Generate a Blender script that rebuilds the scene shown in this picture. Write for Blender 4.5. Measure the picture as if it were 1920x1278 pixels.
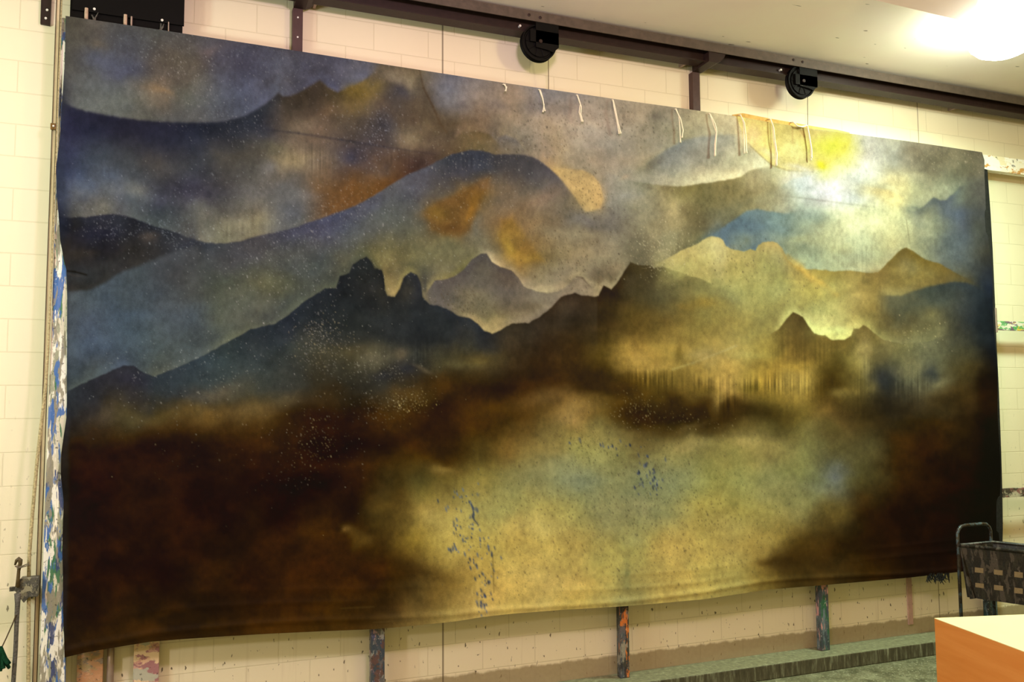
import bpy, bmesh, math, random
import numpy as np
from mathutils import Vector, Matrix

for o in list(bpy.data.objects):
    bpy.data.objects.remove(o)
S = bpy.context.scene
C = S.collection

# ------------------------------------------------------------------ camera
H = 2.12                     # height of the eye above the shop floor
D = 6.0                      # distance of the eye from the block wall (wall = plane y 0)
F = 1628.0                   # focal length, in pixels of a 1920 wide frame
ex = np.array([4110., -99., -F]); ex /= np.linalg.norm(ex)
ez = np.array([-143., 20839., -F]); ez -= ez.dot(ex) * ex; ez /= np.linalg.norm(ez)
ey = np.cross(ez, ex)
R = np.array([ex, ey, ez])   # world = R @ camera

cam = bpy.data.cameras.new('camera')
cam.sensor_width = 36.0
cam.lens = 36.0 * F / 1920.0
cam.clip_start = 0.05
co = bpy.data.objects.new('camera', cam)
C.objects.link(co)
M4 = Matrix.Identity(4)
for i in range(3):
    for j in range(3):
        M4[i][j] = R[i][j]
M4[0][3], M4[1][3], M4[2][3] = 0.0, -D, H
co.matrix_world = M4
S.camera = co


def at(px, py, Y=0.0):
    """point of the plane y=Y seen at a picture position"""
    r = R @ np.array([px - 960., 639. - py, -F])
    t = (D + Y) / r[1]
    return Vector((r[0] * t, Y, r[2] * t + H))


def on(px, py, z):
    """point of the level plane at height z"""
    r = R @ np.array([px - 960., 639. - py, -F])
    t = (z - H) / r[2]
    return Vector((r[0] * t, r[1] * t - D, z))


def to_px(X, Y, Z):
    P = np.stack([X, Y + D, Z - H], -1) @ R
    return 960. + F * P[..., 0] / -P[..., 2], 639. - F * P[..., 1] / -P[..., 2]


# ------------------------------------------------------------------ world, lights, exposure
W = bpy.data.worlds.new('world'); S.world = W
W.use_nodes = True
bg = W.node_tree.nodes['Background']
bg.inputs[0].default_value = (1.0, 0.74, 0.22, 1)
bg.inputs[1].default_value = 0.58
S.view_settings.view_transform = 'Standard'
S.view_settings.look = 'None'
S.view_settings.exposure = 0.0
S.view_settings.gamma = 1.0
S.view_settings.use_curve_mapping = False

CEIL = H + 2.945


LAMP = Vector((5.86, -1.42, H + 2.80))


def added_light(name, loc, r, energy, col):
    l = bpy.data.lights.new(name, 'POINT'); l.shadow_soft_size = r
    l.energy = energy; l.color = col
    o = bpy.data.objects.new(name, l); C.objects.link(o)
    o.location = loc
    return o


added_light('fill_or_lamp_light', (-3.6, -3.5, H + 0.6), 0.2, 275, (1.0, 0.88, 0.80))  # added fill light, out of view, brightens the lower left wall
added_light('fill_or_lamp_light', (-3.0, -2.2, H + 1.2), 0.2, 225, (0.72, 1.0, 0.95))  # second added fill for the left wall, no fixture behind it
added_light('fill_or_lamp_light', (1.5, -3.4, CEIL - 0.5), 0.2, 215, (1.0, 0.68, 0.92))  # added floating light, unseen, pink tint fitted to the upper wall
added_light('fill_or_lamp_light', (3.6, -3.6, CEIL - 0.5), 0.2, 118, (1.0, 0.84, 0.42))  # added floating light, unseen, tint fitted to the wall tones
l = bpy.data.lights.new('fill_or_lamp_light', 'AREA'); l.shape = 'DISK'; l.size = 0.4
l.energy = 210; l.color = (0.72, 1.0, 0.78)
lo = bpy.data.objects.new('fill_or_lamp_light', l); C.objects.link(lo)
lo.location = (LAMP.x, LAMP.y, LAMP.z - 0.20)
GLOBE_STRENGTH = 50.0

# ------------------------------------------------------------------ node helpers


class NT:
    def __init__(s, name, rough=0.6, spec=0.4, metal=0.0):
        s.m = bpy.data.materials.new(name); s.m.use_nodes = True
        s.t = s.m.node_tree; s.b = s.t.nodes['Principled BSDF']
        s.b.inputs['Roughness'].default_value = rough
        s.b.inputs['Specular IOR Level'].default_value = spec
        s.b.inputs['Metallic'].default_value = metal
        s._tc = None

    def n(s, typ, **kw):
        n = s.t.nodes.new(typ)
        for k, v in kw.items():
            if isinstance(k, str) and hasattr(n, k):
                setattr(n, k, v)
        return n

    def put(s, sock, v):
        if hasattr(v, 'is_output'):
            s.t.links.new(v, sock)
        elif isinstance(v, (tuple, list)) and len(v) == 3 and sock.type == 'RGBA':
            sock.default_value = (*v, 1)
        else:
            sock.default_value = v

    def coord(s, which='Object', scale=(1, 1, 1), loc=(0, 0, 0), rot=(0, 0, 0)):
        if not s._tc: s._tc = s.n('ShaderNodeTexCoord')
        m = s.n('ShaderNodeMapping')
        s.put(m.inputs['Vector'], s._tc.outputs[which])
        m.inputs['Scale'].default_value = scale
        m.inputs['Location'].default_value = loc
        m.inputs['Rotation'].default_value = rot
        return m.outputs[0]

    def noise(s, vec, scale, detail=3, rough=0.55, dist=0.0):
        n = s.n('ShaderNodeTexNoise')
        s.put(n.inputs['Vector'], vec)
        n.inputs['Scale'].default_value = scale; n.inputs['Detail'].default_value = detail
        n.inputs['Roughness'].default_value = rough; n.inputs['Distortion'].default_value = dist
        return n.outputs[0]

    def ramp(s, f, stops, interp='LINEAR'):
        r = s.n('ShaderNodeValToRGB'); r.color_ramp.interpolation = interp
        e = r.color_ramp.elements
        while len(e) < len(stops): e.new(0.5)
        for i, (p, c) in enumerate(stops):
            e[i].position = p
            if not isinstance(c, (tuple, list)): c = (c, c, c)
            e[i].color = (*c, 1)
        s.put(r.inputs[0], f)
        return r.outputs[0]

    def mix(s, f, a, b, mode='MIX'):
        m = s.n('ShaderNodeMix'); m.data_type = 'RGBA'; m.blend_type = mode
        s.put(m.inputs[0], f); s.put(m.inputs[6], a); s.put(m.inputs[7], b)
        return m.outputs[2]

    def math(s, op, a, b=0.0, c=None):
        m = s.n('ShaderNodeMath'); m.operation = op
        s.put(m.inputs[0], a); s.put(m.inputs[1], b)
        if c is not None: s.put(m.inputs[2], c)
        return m.outputs[0]

    def color(s, c): s.put(s.b.inputs['Base Color'], c)

    def bump(s, h, strength=0.3, dist=0.01):
        b = s.n('ShaderNodeBump'); b.inputs['Strength'].default_value = strength
        b.inputs['Distance'].default_value = dist
        s.put(b.inputs['Height'], h)
        s.put(s.b.inputs['Normal'], b.outputs[0])


def hx(h):
    v = [int(h[i:i + 2], 16) / 255. for i in (0, 2, 4)]
    return tuple(x / 12.92 if x <= 0.04045 else ((x + 0.055) / 1.055) ** 2.4 for x in v)


def flat(name, c, rough=0.6, spec=0.4, metal=0.0, var=0.12, scale=14, bump=0.1):
    m = NT(name, rough, spec, metal)
    n = m.noise(m.coord(), scale, 4)
    f = m.ramp(n, [(0.3, 1 - var), (0.7, 1 + var)])
    m.color(m.mix(1.0, c, f, 'MULTIPLY'))
    if bump: m.bump(n, bump, 0.004)
    return m.m


def splattered(name, cols, scale=(6, 6, 1.2), base=None, rough=0.45, grain=60, thr=0.60, size=2.3, spots=True):
    """surface crusted with many layers of spilt paint"""
    m = NT(name, rough, 0.4)
    c = cols[0]
    for i, k in enumerate(cols[1:]):
        n = m.noise(m.coord(scale=scale, loc=(3.7 * i + 1, 2.1 * i, 5.3 * i)), size, 4, 0.6, 0.3)
        c = m.mix(m.ramp(n, [(0.53, 0.0), (0.555, 0.93)]), c, k)
    n2 = m.noise(m.coord(loc=(3, 5, 1)), grain, 3, 0.6)
    if spots:
        c = m.mix(m.ramp(n2, [(thr + 0.03, 0.0), (thr + 0.1, 0.6)]), c, (0.45, 0.42, 0.36))
        n3 = m.noise(m.coord(loc=(7, 2, 9)), grain * 0.8, 3, 0.6)
        c = m.mix(m.ramp(n3, [(0.62, 0.0), (0.68, 0.75)]), c, (0.03, 0.028, 0.025))
    m.color(c)
    m.bump(n2, 0.5, 0.006)
    return m.m


# ------------------------------------------------------------------ materials
def wall_material():
    m = NT('painted_block_wall', 0.55, 0.3)
    tc = m.coord()
    sep = m.n('ShaderNodeSeparateXYZ'); m.put(sep.inputs[0], tc)
    cmb = m.n('ShaderNodeCombineXYZ')
    m.put(cmb.inputs[0], m.math('ADD', sep.outputs[0], 20.30 - 0.112))
    m.put(cmb.inputs[1], m.math('ADD', sep.outputs[2], 10.075 - (2.378 + H)))
    br = m.n('ShaderNodeTexBrick')
    m.put(br.inputs['Vector'], cmb.outputs[0])
    br.inputs['Scale'].default_value = 1.0
    br.inputs['Brick Width'].default_value = 0.4060
    br.inputs['Row Height'].default_value = 0.2015
    br.inputs['Mortar Size'].default_value = 0.0045
    br.inputs['Mortar Smooth'].default_value = 0.6
    br.inputs['Bias'].default_value = 0.0
    br.inputs['Color1'].default_value = (0.98, 0.98, 0.98, 1)
    br.inputs['Color2'].default_value = (1.0, 1.0, 1.0, 1)
    br.inputs['Mortar'].default_value = (0.86, 0.85, 0.82, 1)
    base = hx('e6dcbe')
    n = m.noise(tc, 0.7, 4)
    c = m.mix(m.ramp(n, [(0.35, 0.0), (0.7, 0.5)]), base, hx('e0d4b6'))
    c = m.mix(1.0, c, br.outputs['Color'], 'MULTIPLY')
    # drips and spatters of paint, dense near the floor
    zz = sep.outputs[2]
    low = m.ramp(m.math('MULTIPLY', zz, 0.25), [(0.0, 1.0), (0.25, 0.75), (0.42, 0.22), (0.6, 0.0)])
    sp = m.noise(m.coord(scale=(1, 1, 0.45)), 38, 2, 0.5)
    spm = m.math('MULTIPLY', m.ramp(sp, [(0.665, 0.0), (0.70, 1.0)]), low)
    c = m.mix(spm, c, hx('4a3f2c'))
    st = m.noise(m.coord(scale=(1, 1, 0.06)), 16, 3, 0.6)
    stm = m.math('MULTIPLY', m.ramp(st, [(0.60, 0.0), (0.85, 0.35)]), low)
    c = m.mix(stm, c, hx('8f7350'))
    # greyish scrubbed band along the floor, with a ragged upper border
    edge = m.noise(m.coord(scale=(1, 1, 0.5)), 9, 4, 0.6)
    e1 = m.math('ADD', zz, m.math('MULTIPLY', edge, -0.07))
    band = m.ramp(e1, [(0.205, 1.0), (0.222, 0.0)])
    c = m.mix(m.math('MULTIPLY', band, 0.8), c, m.mix(m.noise(tc, 30, 4), hx('7d6c4c'), hx('9a8a66')))
    # control joints: fine vertical gaps in the block work
    for xj, w in ((1.846, 0.008), (6.505, 0.006)):
        d = m.math('ABSOLUTE', m.math('SUBTRACT', sep.outputs[0], xj))
        c = m.mix(m.ramp(m.math('MULTIPLY', d, 1.0), [(w * 0.5, 0.75), (w, 0.0)]), c, hx('5a4a34'))
    m.color(c)
    n2 = m.noise(tc, 220, 2)
    h = m.math('ADD', m.math('MULTIPLY', br.outputs['Fac'], -1.0), m.math('MULTIPLY', n2, 0.25))
    m.bump(h, 0.35, 0.004)
    return m.m


def ceiling_material():
    m = NT('painted_ceiling', 0.7, 0.2)
    v = m.coord()
    n = m.noise(v, 1.6, 4)
    c = m.mix(m.ramp(n, [(0.35, 0.0), (0.7, 1.0)]), hx('eee0d4'), hx('f0e8d8'))
    s = m.noise(m.coord(scale=(0.35, 1, 1)), 22, 1)
    c = m.mix(m.ramp(s, [(0.765, 0.0), (0.78, 0.8)]), c, hx('6b5f4c'))
    m.color(c)
    m.bump(m.noise(v, 160, 2), 0.15, 0.003)
    return m.m


def floor_material():
    m = NT('spattered_concrete_floor', 0.5, 0.4)
    v = m.coord()
    n = m.noise(v, 7, 6, 0.65)
    c = m.ramp(n, [(0.3, hx('3e3d28')), (0.5, hx('65644a')), (0.7, hx('8a8a6c'))])
    n2 = m.noise(m.coord(loc=(4, 4, 0)), 55, 3)
    c = m.mix(m.ramp(n2, [(0.6, 0.0), (0.66, 0.8)]), c, hx('b4b498'))
    n3 = m.noise(m.coord(loc=(9, 1, 0)), 40, 3)
    c = m.mix(m.ramp(n3, [(0.62, 0.0), (0.68, 0.8)]), c, hx('34331f'))
    m.color(c); m.bump(n2, 0.2, 0.003)
    return m.m


def curb_top_material(dark=False):
    m = NT('spattered_curb', 0.5, 0.4)
    v = m.coord(scale=(1, 1, 0.15) if dark else (1, 1, 1))
    n = m.noise(v, 26, 5, 0.7)
    if dark:
        c = m.ramp(n, [(0.3, hx('2e291c')), (0.5, hx('4c4836')), (0.62, hx('6f705a')), (0.72, hx('a0a088'))])
        b = m.noise(m.coord(loc=(2, 0, 0)), 2.2, 3)
        c = m.mix(m.ramp(b, [(0.62, 0.0), (0.7, 0.6)]), c, hx('33415c'))
    else:
        c = m.ramp(n, [(0.3, hx('55553f')), (0.55, hx('77795d')), (0.72, hx('9a9c80'))])
    m.color(c); m.bump(n, 0.25, 0.004)
    return m.m


def canvas_material():
    m = NT('painted_muslin', 0.66, 0.07)
    a = m.n('ShaderNodeVertexColor'); a.layer_name = 'paint'
    n = m.noise(m.coord(), 260, 2)
    f = m.ramp(n, [(0.3, 0.88), (0.7, 1.12)])
    m.color(m.mix(1.0, a.outputs['Color'], f, 'MULTIPLY'))
    rr = m.noise(m.coord(scale=(1, 1, 0.6)), 5, 4)
    m.put(m.b.inputs['Roughness'], m.math('MULTIPLY_ADD', rr, 0.22, 0.46))
    m.bump(m.noise(m.coord(), 420, 2), 0.12, 0.0015)
    return m.m


M = {}
M['wall'] = wall_material()
M['ceiling'] = ceiling_material()
M['floor'] = floor_material()
M['curb'] = curb_top_material()
M['curb_front'] = curb_top_material(True)
M['canvas'] = canvas_material()
M['steel'] = flat('brown_painted_steel', hx('51463d'), 0.5, 0.3, 0.0, 0.2, 25)
M['steel_dark'] = flat('dark_brown_steel', hx('291b17'), 0.5, 0.25, 0.0, 0.2, 25)
M['black'] = flat('black_steel', hx('070504'), 0.6, 0.12, 0.0, 0.2, 25)
M['brown_post'] = flat('maroon_steel_post', hx('46302c'), 0.5, 0.35, 0.0, 0.15, 20)
M['conduit'] = flat('grey_conduit', hx('a08c80'), 0.4, 0.5, 0.4, 0.1, 20)
M['wire'] = flat('steel_cable', hx('5a4c3a'), 0.45, 0.5, 0.5, 0.15, 90)
M['cord'] = flat('cotton_cord', hx('f1e8cf'), 0.8, 0.1, 0.0, 0.08, 300)
M['rope'] = flat('old_rope', hx('a89a76'), 0.85, 0.1, 0.0, 0.45, 90, 0.5)
M['rope_dark'] = flat('paint_stained_rope', hx('56524c'), 0.8, 0.2, 0.0, 0.5, 90, 0.5)
M['cream'] = flat('cream_painted_channel', hx('cdb894'), 0.5, 0.3, 0.0, 0.08, 20)
M['brass'] = flat('dull_brass', hx('7a5c30'), 0.4, 0.5, 0.6, 0.2, 60)
M['bolt'] = flat('bright_bolt', hx('e6e2dc'), 0.3, 0.6, 0.2, 0.05, 60)
M['peg'] = flat('pale_wood_peg', hx('b89f88'), 0.7, 0.2, 0.0, 0.15, 60)
M['lever'] = flat('olive_brown_lever', hx('4a3c20'), 0.5, 0.4, 0.0, 0.3, 60)
M['lock'] = splattered('spattered_grey_metal', [hx('3c3a34'), hx('66604e'), hx('8a846c'), hx('4c4a44')], (8, 8, 8), grain=110)
M['green'] = flat('dark_green_yarn', hx('0e3420'), 0.9, 0.1, 0.0, 0.5, 120, 0.5)
M['panel'] = flat('pale_pink_panel', hx('ffe4e2'), 0.6, 0.2, 0.0, 0.03, 3, 0.0)
M['shade'] = flat('tan_lamp_housing', hx('cdb090'), 0.5, 0.3, 0.0, 0.05, 8, 0.0)
M['hem'] = flat('ochre_stained_webbing', hx('c79f5a'), 0.8, 0.1, 0.0, 0.2, 30)
M['blackcloth'] = flat('black_selvedge', hx('1d1d1c'), 0.8, 0.2, 0.0, 0.4, 30)
M['stile'] = splattered('paint_crusted_stile', [hx('cfc8b4'), hx('8f927c'), hx('2c6a44'), hx('34406e'), hx('3c66a8'), hx('ece8dc'), hx('8a8472')], (9, 9, 1.6))
M['stile2'] = splattered('paint_crusted_post', [hx('5c5a5c'), hx('a8848a'), hx('3c4468'), hx('8a8a84'), hx('5a4038'), hx('34404c')], (7, 7, 5))
M['stile3'] = splattered('orange_crusted_post', [hx('3c3a36'), hx('8a8478'), hx('c8702c'), hx('4a5058'), hx('2c2c30')], (8, 8, 2.6))
M['stile4'] = splattered('blue_grey_crusted_post', [hx('4c5a60'), hx('2c5a3c'), hx('66727a'), hx('c08a86'), hx('3a424a')], (8, 8, 2.2))
M['stile5'] = splattered('dark_crusted_post', [hx('14181a'), hx('1c3438'), hx('2a2c2c'), hx('46545a')], (8, 8, 3))
M['rail_white'] = splattered('white_painted_rail', [hx('f4f0e4'), hx('e8dcb8'), hx('c58a34'), hx('f4f0e4'), hx('f0ead8'), hx('f6f2e6')], (2.4, 5, 5), grain=24, thr=0.7)
M['rail_mid'] = splattered('green_yellow_spattered_rail', [hx('d6d2c2'), hx('3f9a58'), hx('d8b83c'), hx('57a05e'), hx('6c4a6c')], (4, 8, 8))
M['rail_low'] = splattered('grey_spattered_rail', [hx('3a3630'), hx('a8a290'), hx('4a443c'), hx('8c5a58'), hx('b8b29c')], (5, 8, 8))
M['board1'] = splattered('tan_board', [hx('b98a66'), hx('b08462'), hx('8c7c74'), hx('c29470'), hx('a8906c')], (3, 3, 6), grain=70)
M['board2'] = splattered('pink_cream_board', [hx('c4998a'), hx('d8b698'), hx('e0c6a0'), hx('9c6a70'), hx('b0b0a0')], (3, 3, 5), grain=40)
M['pinkstrip'] = flat('pinkish_strip', hx('b8978a'), 0.6, 0.2, 0.0, 0.15, 20)  # pinkish tone of a narrow strip, varied slightly
M['cart'] = splattered('paint_crusted_black_plastic', [hx('1e1712'), hx('241c14'), hx('2e2a20'), hx('1c1a18'), hx('4c443c')], (9, 9, 2.2), grain=60, thr=0.66)
M['carttube'] = splattered('paint_spotted_dark_tube', [hx('241a14'), hx('3a342a'), hx('2a2420'), hx('3c4c54')], (9, 9, 9), grain=50, thr=0.64)


def wood_material():
    m = NT('orange_plywood', 0.6, 0.3)
    n = m.noise(m.coord(scale=(0.4, 0.4, 5)), 3.0, 5, 0.6, 0.4)
    c = m.ramp(n, [(0.3, hx('d08238')), (0.7, hx('dc9248'))])
    k = m.noise(m.coord(loc=(3, 0, 0)), 9, 1)
    c = m.mix(m.ramp(k, [(0.74, 0.0), (0.76, 0.8)]), c, hx('5c3412'))
    m.color(c)
    return m.m


M['wood'] = wood_material()
M['boxtop'] = flat('cream_laminate', hx('e8dba6'), 0.5, 0.3, 0.0, 0.02, 6, 0.0)


def globe_material():
    m = NT('glowing_lamp_glass', 0.4, 0.3)
    m.color((1, 1, 0.95))
    m.put(m.b.inputs['Emission Color'], (0.90, 1.0, 0.82, 1))
    m.b.inputs['Emission Strength'].default_value = GLOBE_STRENGTH
    return m.m


M['globe'] = globe_material()
M['plate'] = flat('dusty_label_plate', hx('8a7a5c'), 0.7, 0.2, 0.0, 0.12, 60)

# ------------------------------------------------------------------ mesh helpers


def box(bm, x0, x1, y0, y1, z0, z1):
    v = [bm.verts.new(p) for p in ((x0, y0, z0), (x1, y0, z0), (x1, y1, z0), (x0, y1, z0),
                                   (x0, y0, z1), (x1, y0, z1), (x1, y1, z1), (x0, y1, z1))]
    for f in ((3, 2, 1, 0), (4, 5, 6, 7), (0, 1, 5, 4), (1, 2, 6, 5), (2, 3, 7, 6), (3, 0, 4, 7)):
        bm.faces.new([v[i] for i in f])
    return v


def prism(bm, pts, axis, a, b):
    """outline of 2d points, extruded along an axis from a to b"""
    def P(p, t):
        if axis == 'x': return (t, p[0], p[1])
        if axis == 'y': return (p[0], t, p[1])
        return (p[0], p[1], t)
    A = [bm.verts.new(P(p, a)) for p in pts]
    B = [bm.verts.new(P(p, b)) for p in pts]
    n = len(pts)
    bm.faces.new(A); bm.faces.new(B[::-1])
    for i in range(n):
        bm.faces.new((A[i], B[i], B[(i + 1) % n], A[(i + 1) % n]))


def tube(bm, pts, r, seg=8, caps=True):
    pts = [Vector(p) for p in pts]
    rs = r if isinstance(r, (list, tuple)) else [r] * len(pts)
    rings = []
    prev = None
    for i, p in enumerate(pts):
        d = (pts[min(i + 1, len(pts) - 1)] - pts[max(i - 1, 0)]).normalized()
        if prev is None:
            a = Vector((0, 0, 1)) if abs(d.z) < 0.8 else Vector((0, 1, 0))
            u = d.cross(a).normalized()
        else:
            u = (prev - d * prev.dot(d)).normalized()
        prev = u
        w = d.cross(u)
        rings.append([bm.verts.new(p + (u * math.cos(2 * math.pi * k / seg) + w * math.sin(2 * math.pi * k / seg)) * rs[i]) for k in range(seg)])
    for a, b in zip(rings, rings[1:]):
        for k in range(seg):
            bm.faces.new((a[k], a[(k + 1) % seg], b[(k + 1) % seg], b[k]))
    if caps:
        bm.faces.new(rings[0][::-1]); bm.faces.new(rings[-1])


def lathe(bm, prof, center, axis='z', seg=32):
    c = Vector(center); rings = []
    for r, h in prof:
        ring = []
        for k in range(seg):
            a = 2 * math.pi * k / seg
            q = (r * math.cos(a), r * math.sin(a), h)
            if axis == 'y': q = (q[0], h, q[1])
            ring.append(bm.verts.new(c + Vector(q)))
        rings.append(ring)
    for a, b in zip(rings, rings[1:]):
        for k in range(seg):
            bm.faces.new((a[k], a[(k + 1) % seg], b[(k + 1) % seg], b[k]))
    bm.faces.new(rings[0][::-1]); bm.faces.new(rings[-1])


def obj(name, bm, mat, parent=None, bevel=0.0, smooth=False):
    bmesh.ops.recalc_face_normals(bm, faces=bm.faces[:])
    me = bpy.data.meshes.new(name); bm.to_mesh(me); bm.free()
    me.materials.append(M[mat] if isinstance(mat, str) else mat)
    if smooth:
        for p in me.polygons: p.use_smooth = True
    o = bpy.data.objects.new(name, me); C.objects.link(o)
    if parent is not None:
        o.parent = parent
        o.matrix_parent_inverse = Matrix.Translation(parent.location).inverted()
    if bevel:
        b = o.modifiers.new('bevel', 'BEVEL'); b.width = bevel; b.segments = 2
        b.limit_method = 'ANGLE'
    return o


def B(*boxes):
    bm = bmesh.new()
    for b in boxes: box(bm, *b)
    return bm


def tag(o, label, cat, group=None):
    o['label'] = label; o['category'] = cat
    if group: o['group'] = group
    return o


def thing(name, label, cat, loc, group=None):
    o = bpy.data.objects.new(name, None); C.objects.link(o)
    o.location = loc; o.empty_display_size = 0.1
    return tag(o, label, cat, group)


def struct(o):
    o['kind'] = 'structure'
    return o


# ------------------------------------------------------------------ the room
struct(obj('wall_back', B((-4.5, 12.5, 0.0, 0.2, 0.0, CEIL + 0.1)), 'wall'))
struct(obj('floor', B((-4.5, 12.5, -11.0, 0.2, -0.1, 0.0)), 'floor'))
struct(obj('ceiling', B((-4.5, 12.5, -11.0, 0.2, CEIL, CEIL + 0.1)), 'ceiling'))
curb = struct(obj('trim_1', B((-4.5, 12.5, -0.27, 0.0, 0.0, 0.115)), 'curb', bevel=0.008))
curb.data.materials.append(M['curb_front'])
for p in curb.data.polygons:
    if abs(p.normal.y) > 0.5: p.material_index = 1

# ------------------------------------------------------------------ steel track below the ceiling
# (profile in y, z)
trk = thing('overhead_track', 'long dark brown steel beam running below the ceiling along the block wall', 'beam', (4.0, -0.25, CEIL))
bm = bmesh.new()
z0 = H
prism(bm, [(-0.30, z0 + 2.925), (-0.30, z0 + 2.852), (-0.292, z0 + 2.852), (-0.292, z0 + 2.915), (-0.02, z0 + 2.915), (-0.02, z0 + 2.925)], 'x', -4.5, 12.4)
obj('flange', bm, 'steel', trk)
bm = bmesh.new()
prism(bm, [(-0.21, z0 + 2.915), (-0.21, z0 + 2.80), (-0.235, z0 + 2.80), (-0.235, z0 + 2.79), (-0.12, z0 + 2.79), (-0.12, z0 + 2.80), (-0.20, z0 + 2.80), (-0.20, z0 + 2.915)], 'x', -4.5, 12.4)
obj('web', bm, 'steel_dark', trk)
for X in (0.784, 4.019):
    bm = bmesh.new()
    prism(bm, [(X - 0.03, z0 + 2.853), (X + 0.13, z0 + 2.853), (X + 0.115, z0 + 2.82), (X + 0.085, z0 + 2.79), (X + 0.05, z0 + 2.772), (X - 0.03, z0 + 2.772)], 'y', -0.29, -0.05)
    obj('gusset', bm, 'steel_dark', trk)
for (px, py) in ((992, 28), (1013, 33), (1488, 112), (1505, 116)):
    p = at(px, py, -0.302)
    bm = bmesh.new()
    lathe(bm, [(0.011, 0.003), (0.011, -0.004), (0.006, -0.006)], p, 'y', 10)
    obj('bolt', bm, 'steel_dark', trk)
bm = bmesh.new()
tube(bm, [(-4.5, -0.16, CEIL - 0.06), (12.4, -0.16, CEIL - 0.06)], 0.02, 8)
obj('upper_rod', bm, 'steel_dark', trk)

# conduit just below it, with the couplings
cdt = thing('conduit', 'thin grey metal conduit running just under the brown overhead beam', 'pipe', (4.0, -0.09, H + 2.83))
bm = bmesh.new()
zc = at(1440, 141, -0.09).z
tube(bm, [(-4.5, -0.09, zc - 0.02), (0.5, -0.09, zc - 0.018), (2.0, -0.09, zc - 0.004), (4.0, -0.09, zc), (7.5, -0.09, zc + 0.01), (12.4, -0.09, zc + 0.01)], 0.0125, 10)
obj('pipe', bm, 'conduit', cdt, smooth=True)
for X in (0.9, 3.9, 6.9):
    bm = bmesh.new()
    box(bm, X - 0.01, X + 0.01, -0.105, -0.001, zc - 0.02, zc + 0.02)
    obj('pipe_clip', bm, 'conduit', cdt)

# wall columns
for i, X in enumerate((0.784, 4.019)):
    lab = ('narrow dark steel post on the wall above the left part of the canvas',
           'narrow maroon steel post on the wall between the two pulleys')[i]
    t = thing('wall_post', lab, 'post', (X, -0.04, H + 1.9), 'steel wall posts')
    bm = bmesh.new()
    w = 0.034
    prism(bm, [(X - w, -0.06), (X + w, -0.06), (X + w, -0.0005), (X + w - 0.006, -0.0005), (X + w - 0.006, -0.052), (X - w + 0.006, -0.052), (X - w + 0.006, -0.0005), (X - w, -0.0005)], 'z', H + 1.9, H + 2.77)
    obj('channel', bm, 'brown_post', t)
    if i == 0:
        for py in (33, 70):
            p = at(559, py, -0.06)
            bm = bmesh.new(); lathe(bm, [(0.006, 0.001), (0.006, -0.005)], (X, -0.06, p.z), 'y', 10)
            obj('bolt', bm, 'bolt', t)

# pulleys
def pulley(px, py, label):
    Y = -0.25
    c = at(px, py, Y)
    t = thing('pulley', label, 'pulley', (c.x, Y, H + 2.79), 'black pulleys hanging from the overhead beam')
    r = 0.138
    bm = bmesh.new()
    prof = [(0.02, -0.022), (r - 0.03, -0.022), (r - 0.028, -0.012), (r - 0.018, -0.012), (r - 0.012, -0.024), (r, -0.024), (r - 0.012, -0.010),
            (r - 0.012, 0.010), (r, 0.024), (0.02, 0.024)]
    lathe(bm, prof, c, 'y', 48)
    for k in range(10):
        a = k * math.pi / 5
        d = Vector((math.cos(a), 0, math.sin(a)))
        tube(bm, [c + d * 0.02 + Vector((0, -0.024, 0)), c + d * (r - 0.03) + Vector((0, -0.024, 0))], 0.004, 5)
    obj('sheave', bm, 'black', t)
    # cheek plates that hang from the beam to the right of the wheel
    for yy, nm in ((-0.038, 0), (0.034, 1)):
        bm = bmesh.new()
        x0, x1 = c.x - 0.035, c.x + 0.15
        zt, zb = H + 2.865 if nm == 0 else H + 2.79, c.z - 0.055
        prism(bm, [(x0, zt), (x1, zt), (x1, zb + 0.03), (x1 - 0.045, zb - 0.012), (x1 - 0.09, zb), (x0, zb + 0.01)], 'y', Y + yy - 0.004, Y + yy + 0.004)
        obj('cheek_plate', bm, 'black', t)
    bm = bmesh.new()
    box(bm, c.x + 0.125, c.x + 0.15, Y - 0.04, Y + 0.036, c.z - 0.02, H + 2.79)
    box(bm, c.x - 0.08, c.x + 0.15, Y - 0.042, Y + 0.03, H + 2.70, H + 2.79)
    obj('bracket', bm, 'black', t)
    bm = bmesh.new()
    lathe(bm, [(0.014, -0.052), (0.014, -0.02)], c, 'y', 10)
    obj('axle', bm, 'steel_dark', t)
    p = at(px - 30, py - 25, Y - 0.02)
    bm = bmesh.new(); lathe(bm, [(0.009, -0.01), (0.009, 0.012)], (p.x, -0.225, H + 2.83), 'y', 10)
    obj('bolt', bm, 'bolt', t)
    return c


P1 = pulley(1009, 82, 'black pulley hanging nearer the middle of the overhead beam, above the white cords')
P2 = pulley(1500, 155, 'black pulley at the right, hanging above the yellow patch of the canvas')
for px, lab in ((1028, 'thin steel cable dropping from the pulley above the white cords to the canvas top'),
                (1514, 'thin steel cable dropping from the right-hand pulley to the yellow patch')):
    a = at(px, 60 if px < 1200 else 140, -0.215); b = at(px + 0.5, 172 if px < 1200 else 246, -0.13)
    bm = bmesh.new(); tube(bm, [a, b], 0.0032, 6)
    tag(obj('hoist_cable', bm, 'wire'), lab, 'cable', 'hoist cables')

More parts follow.
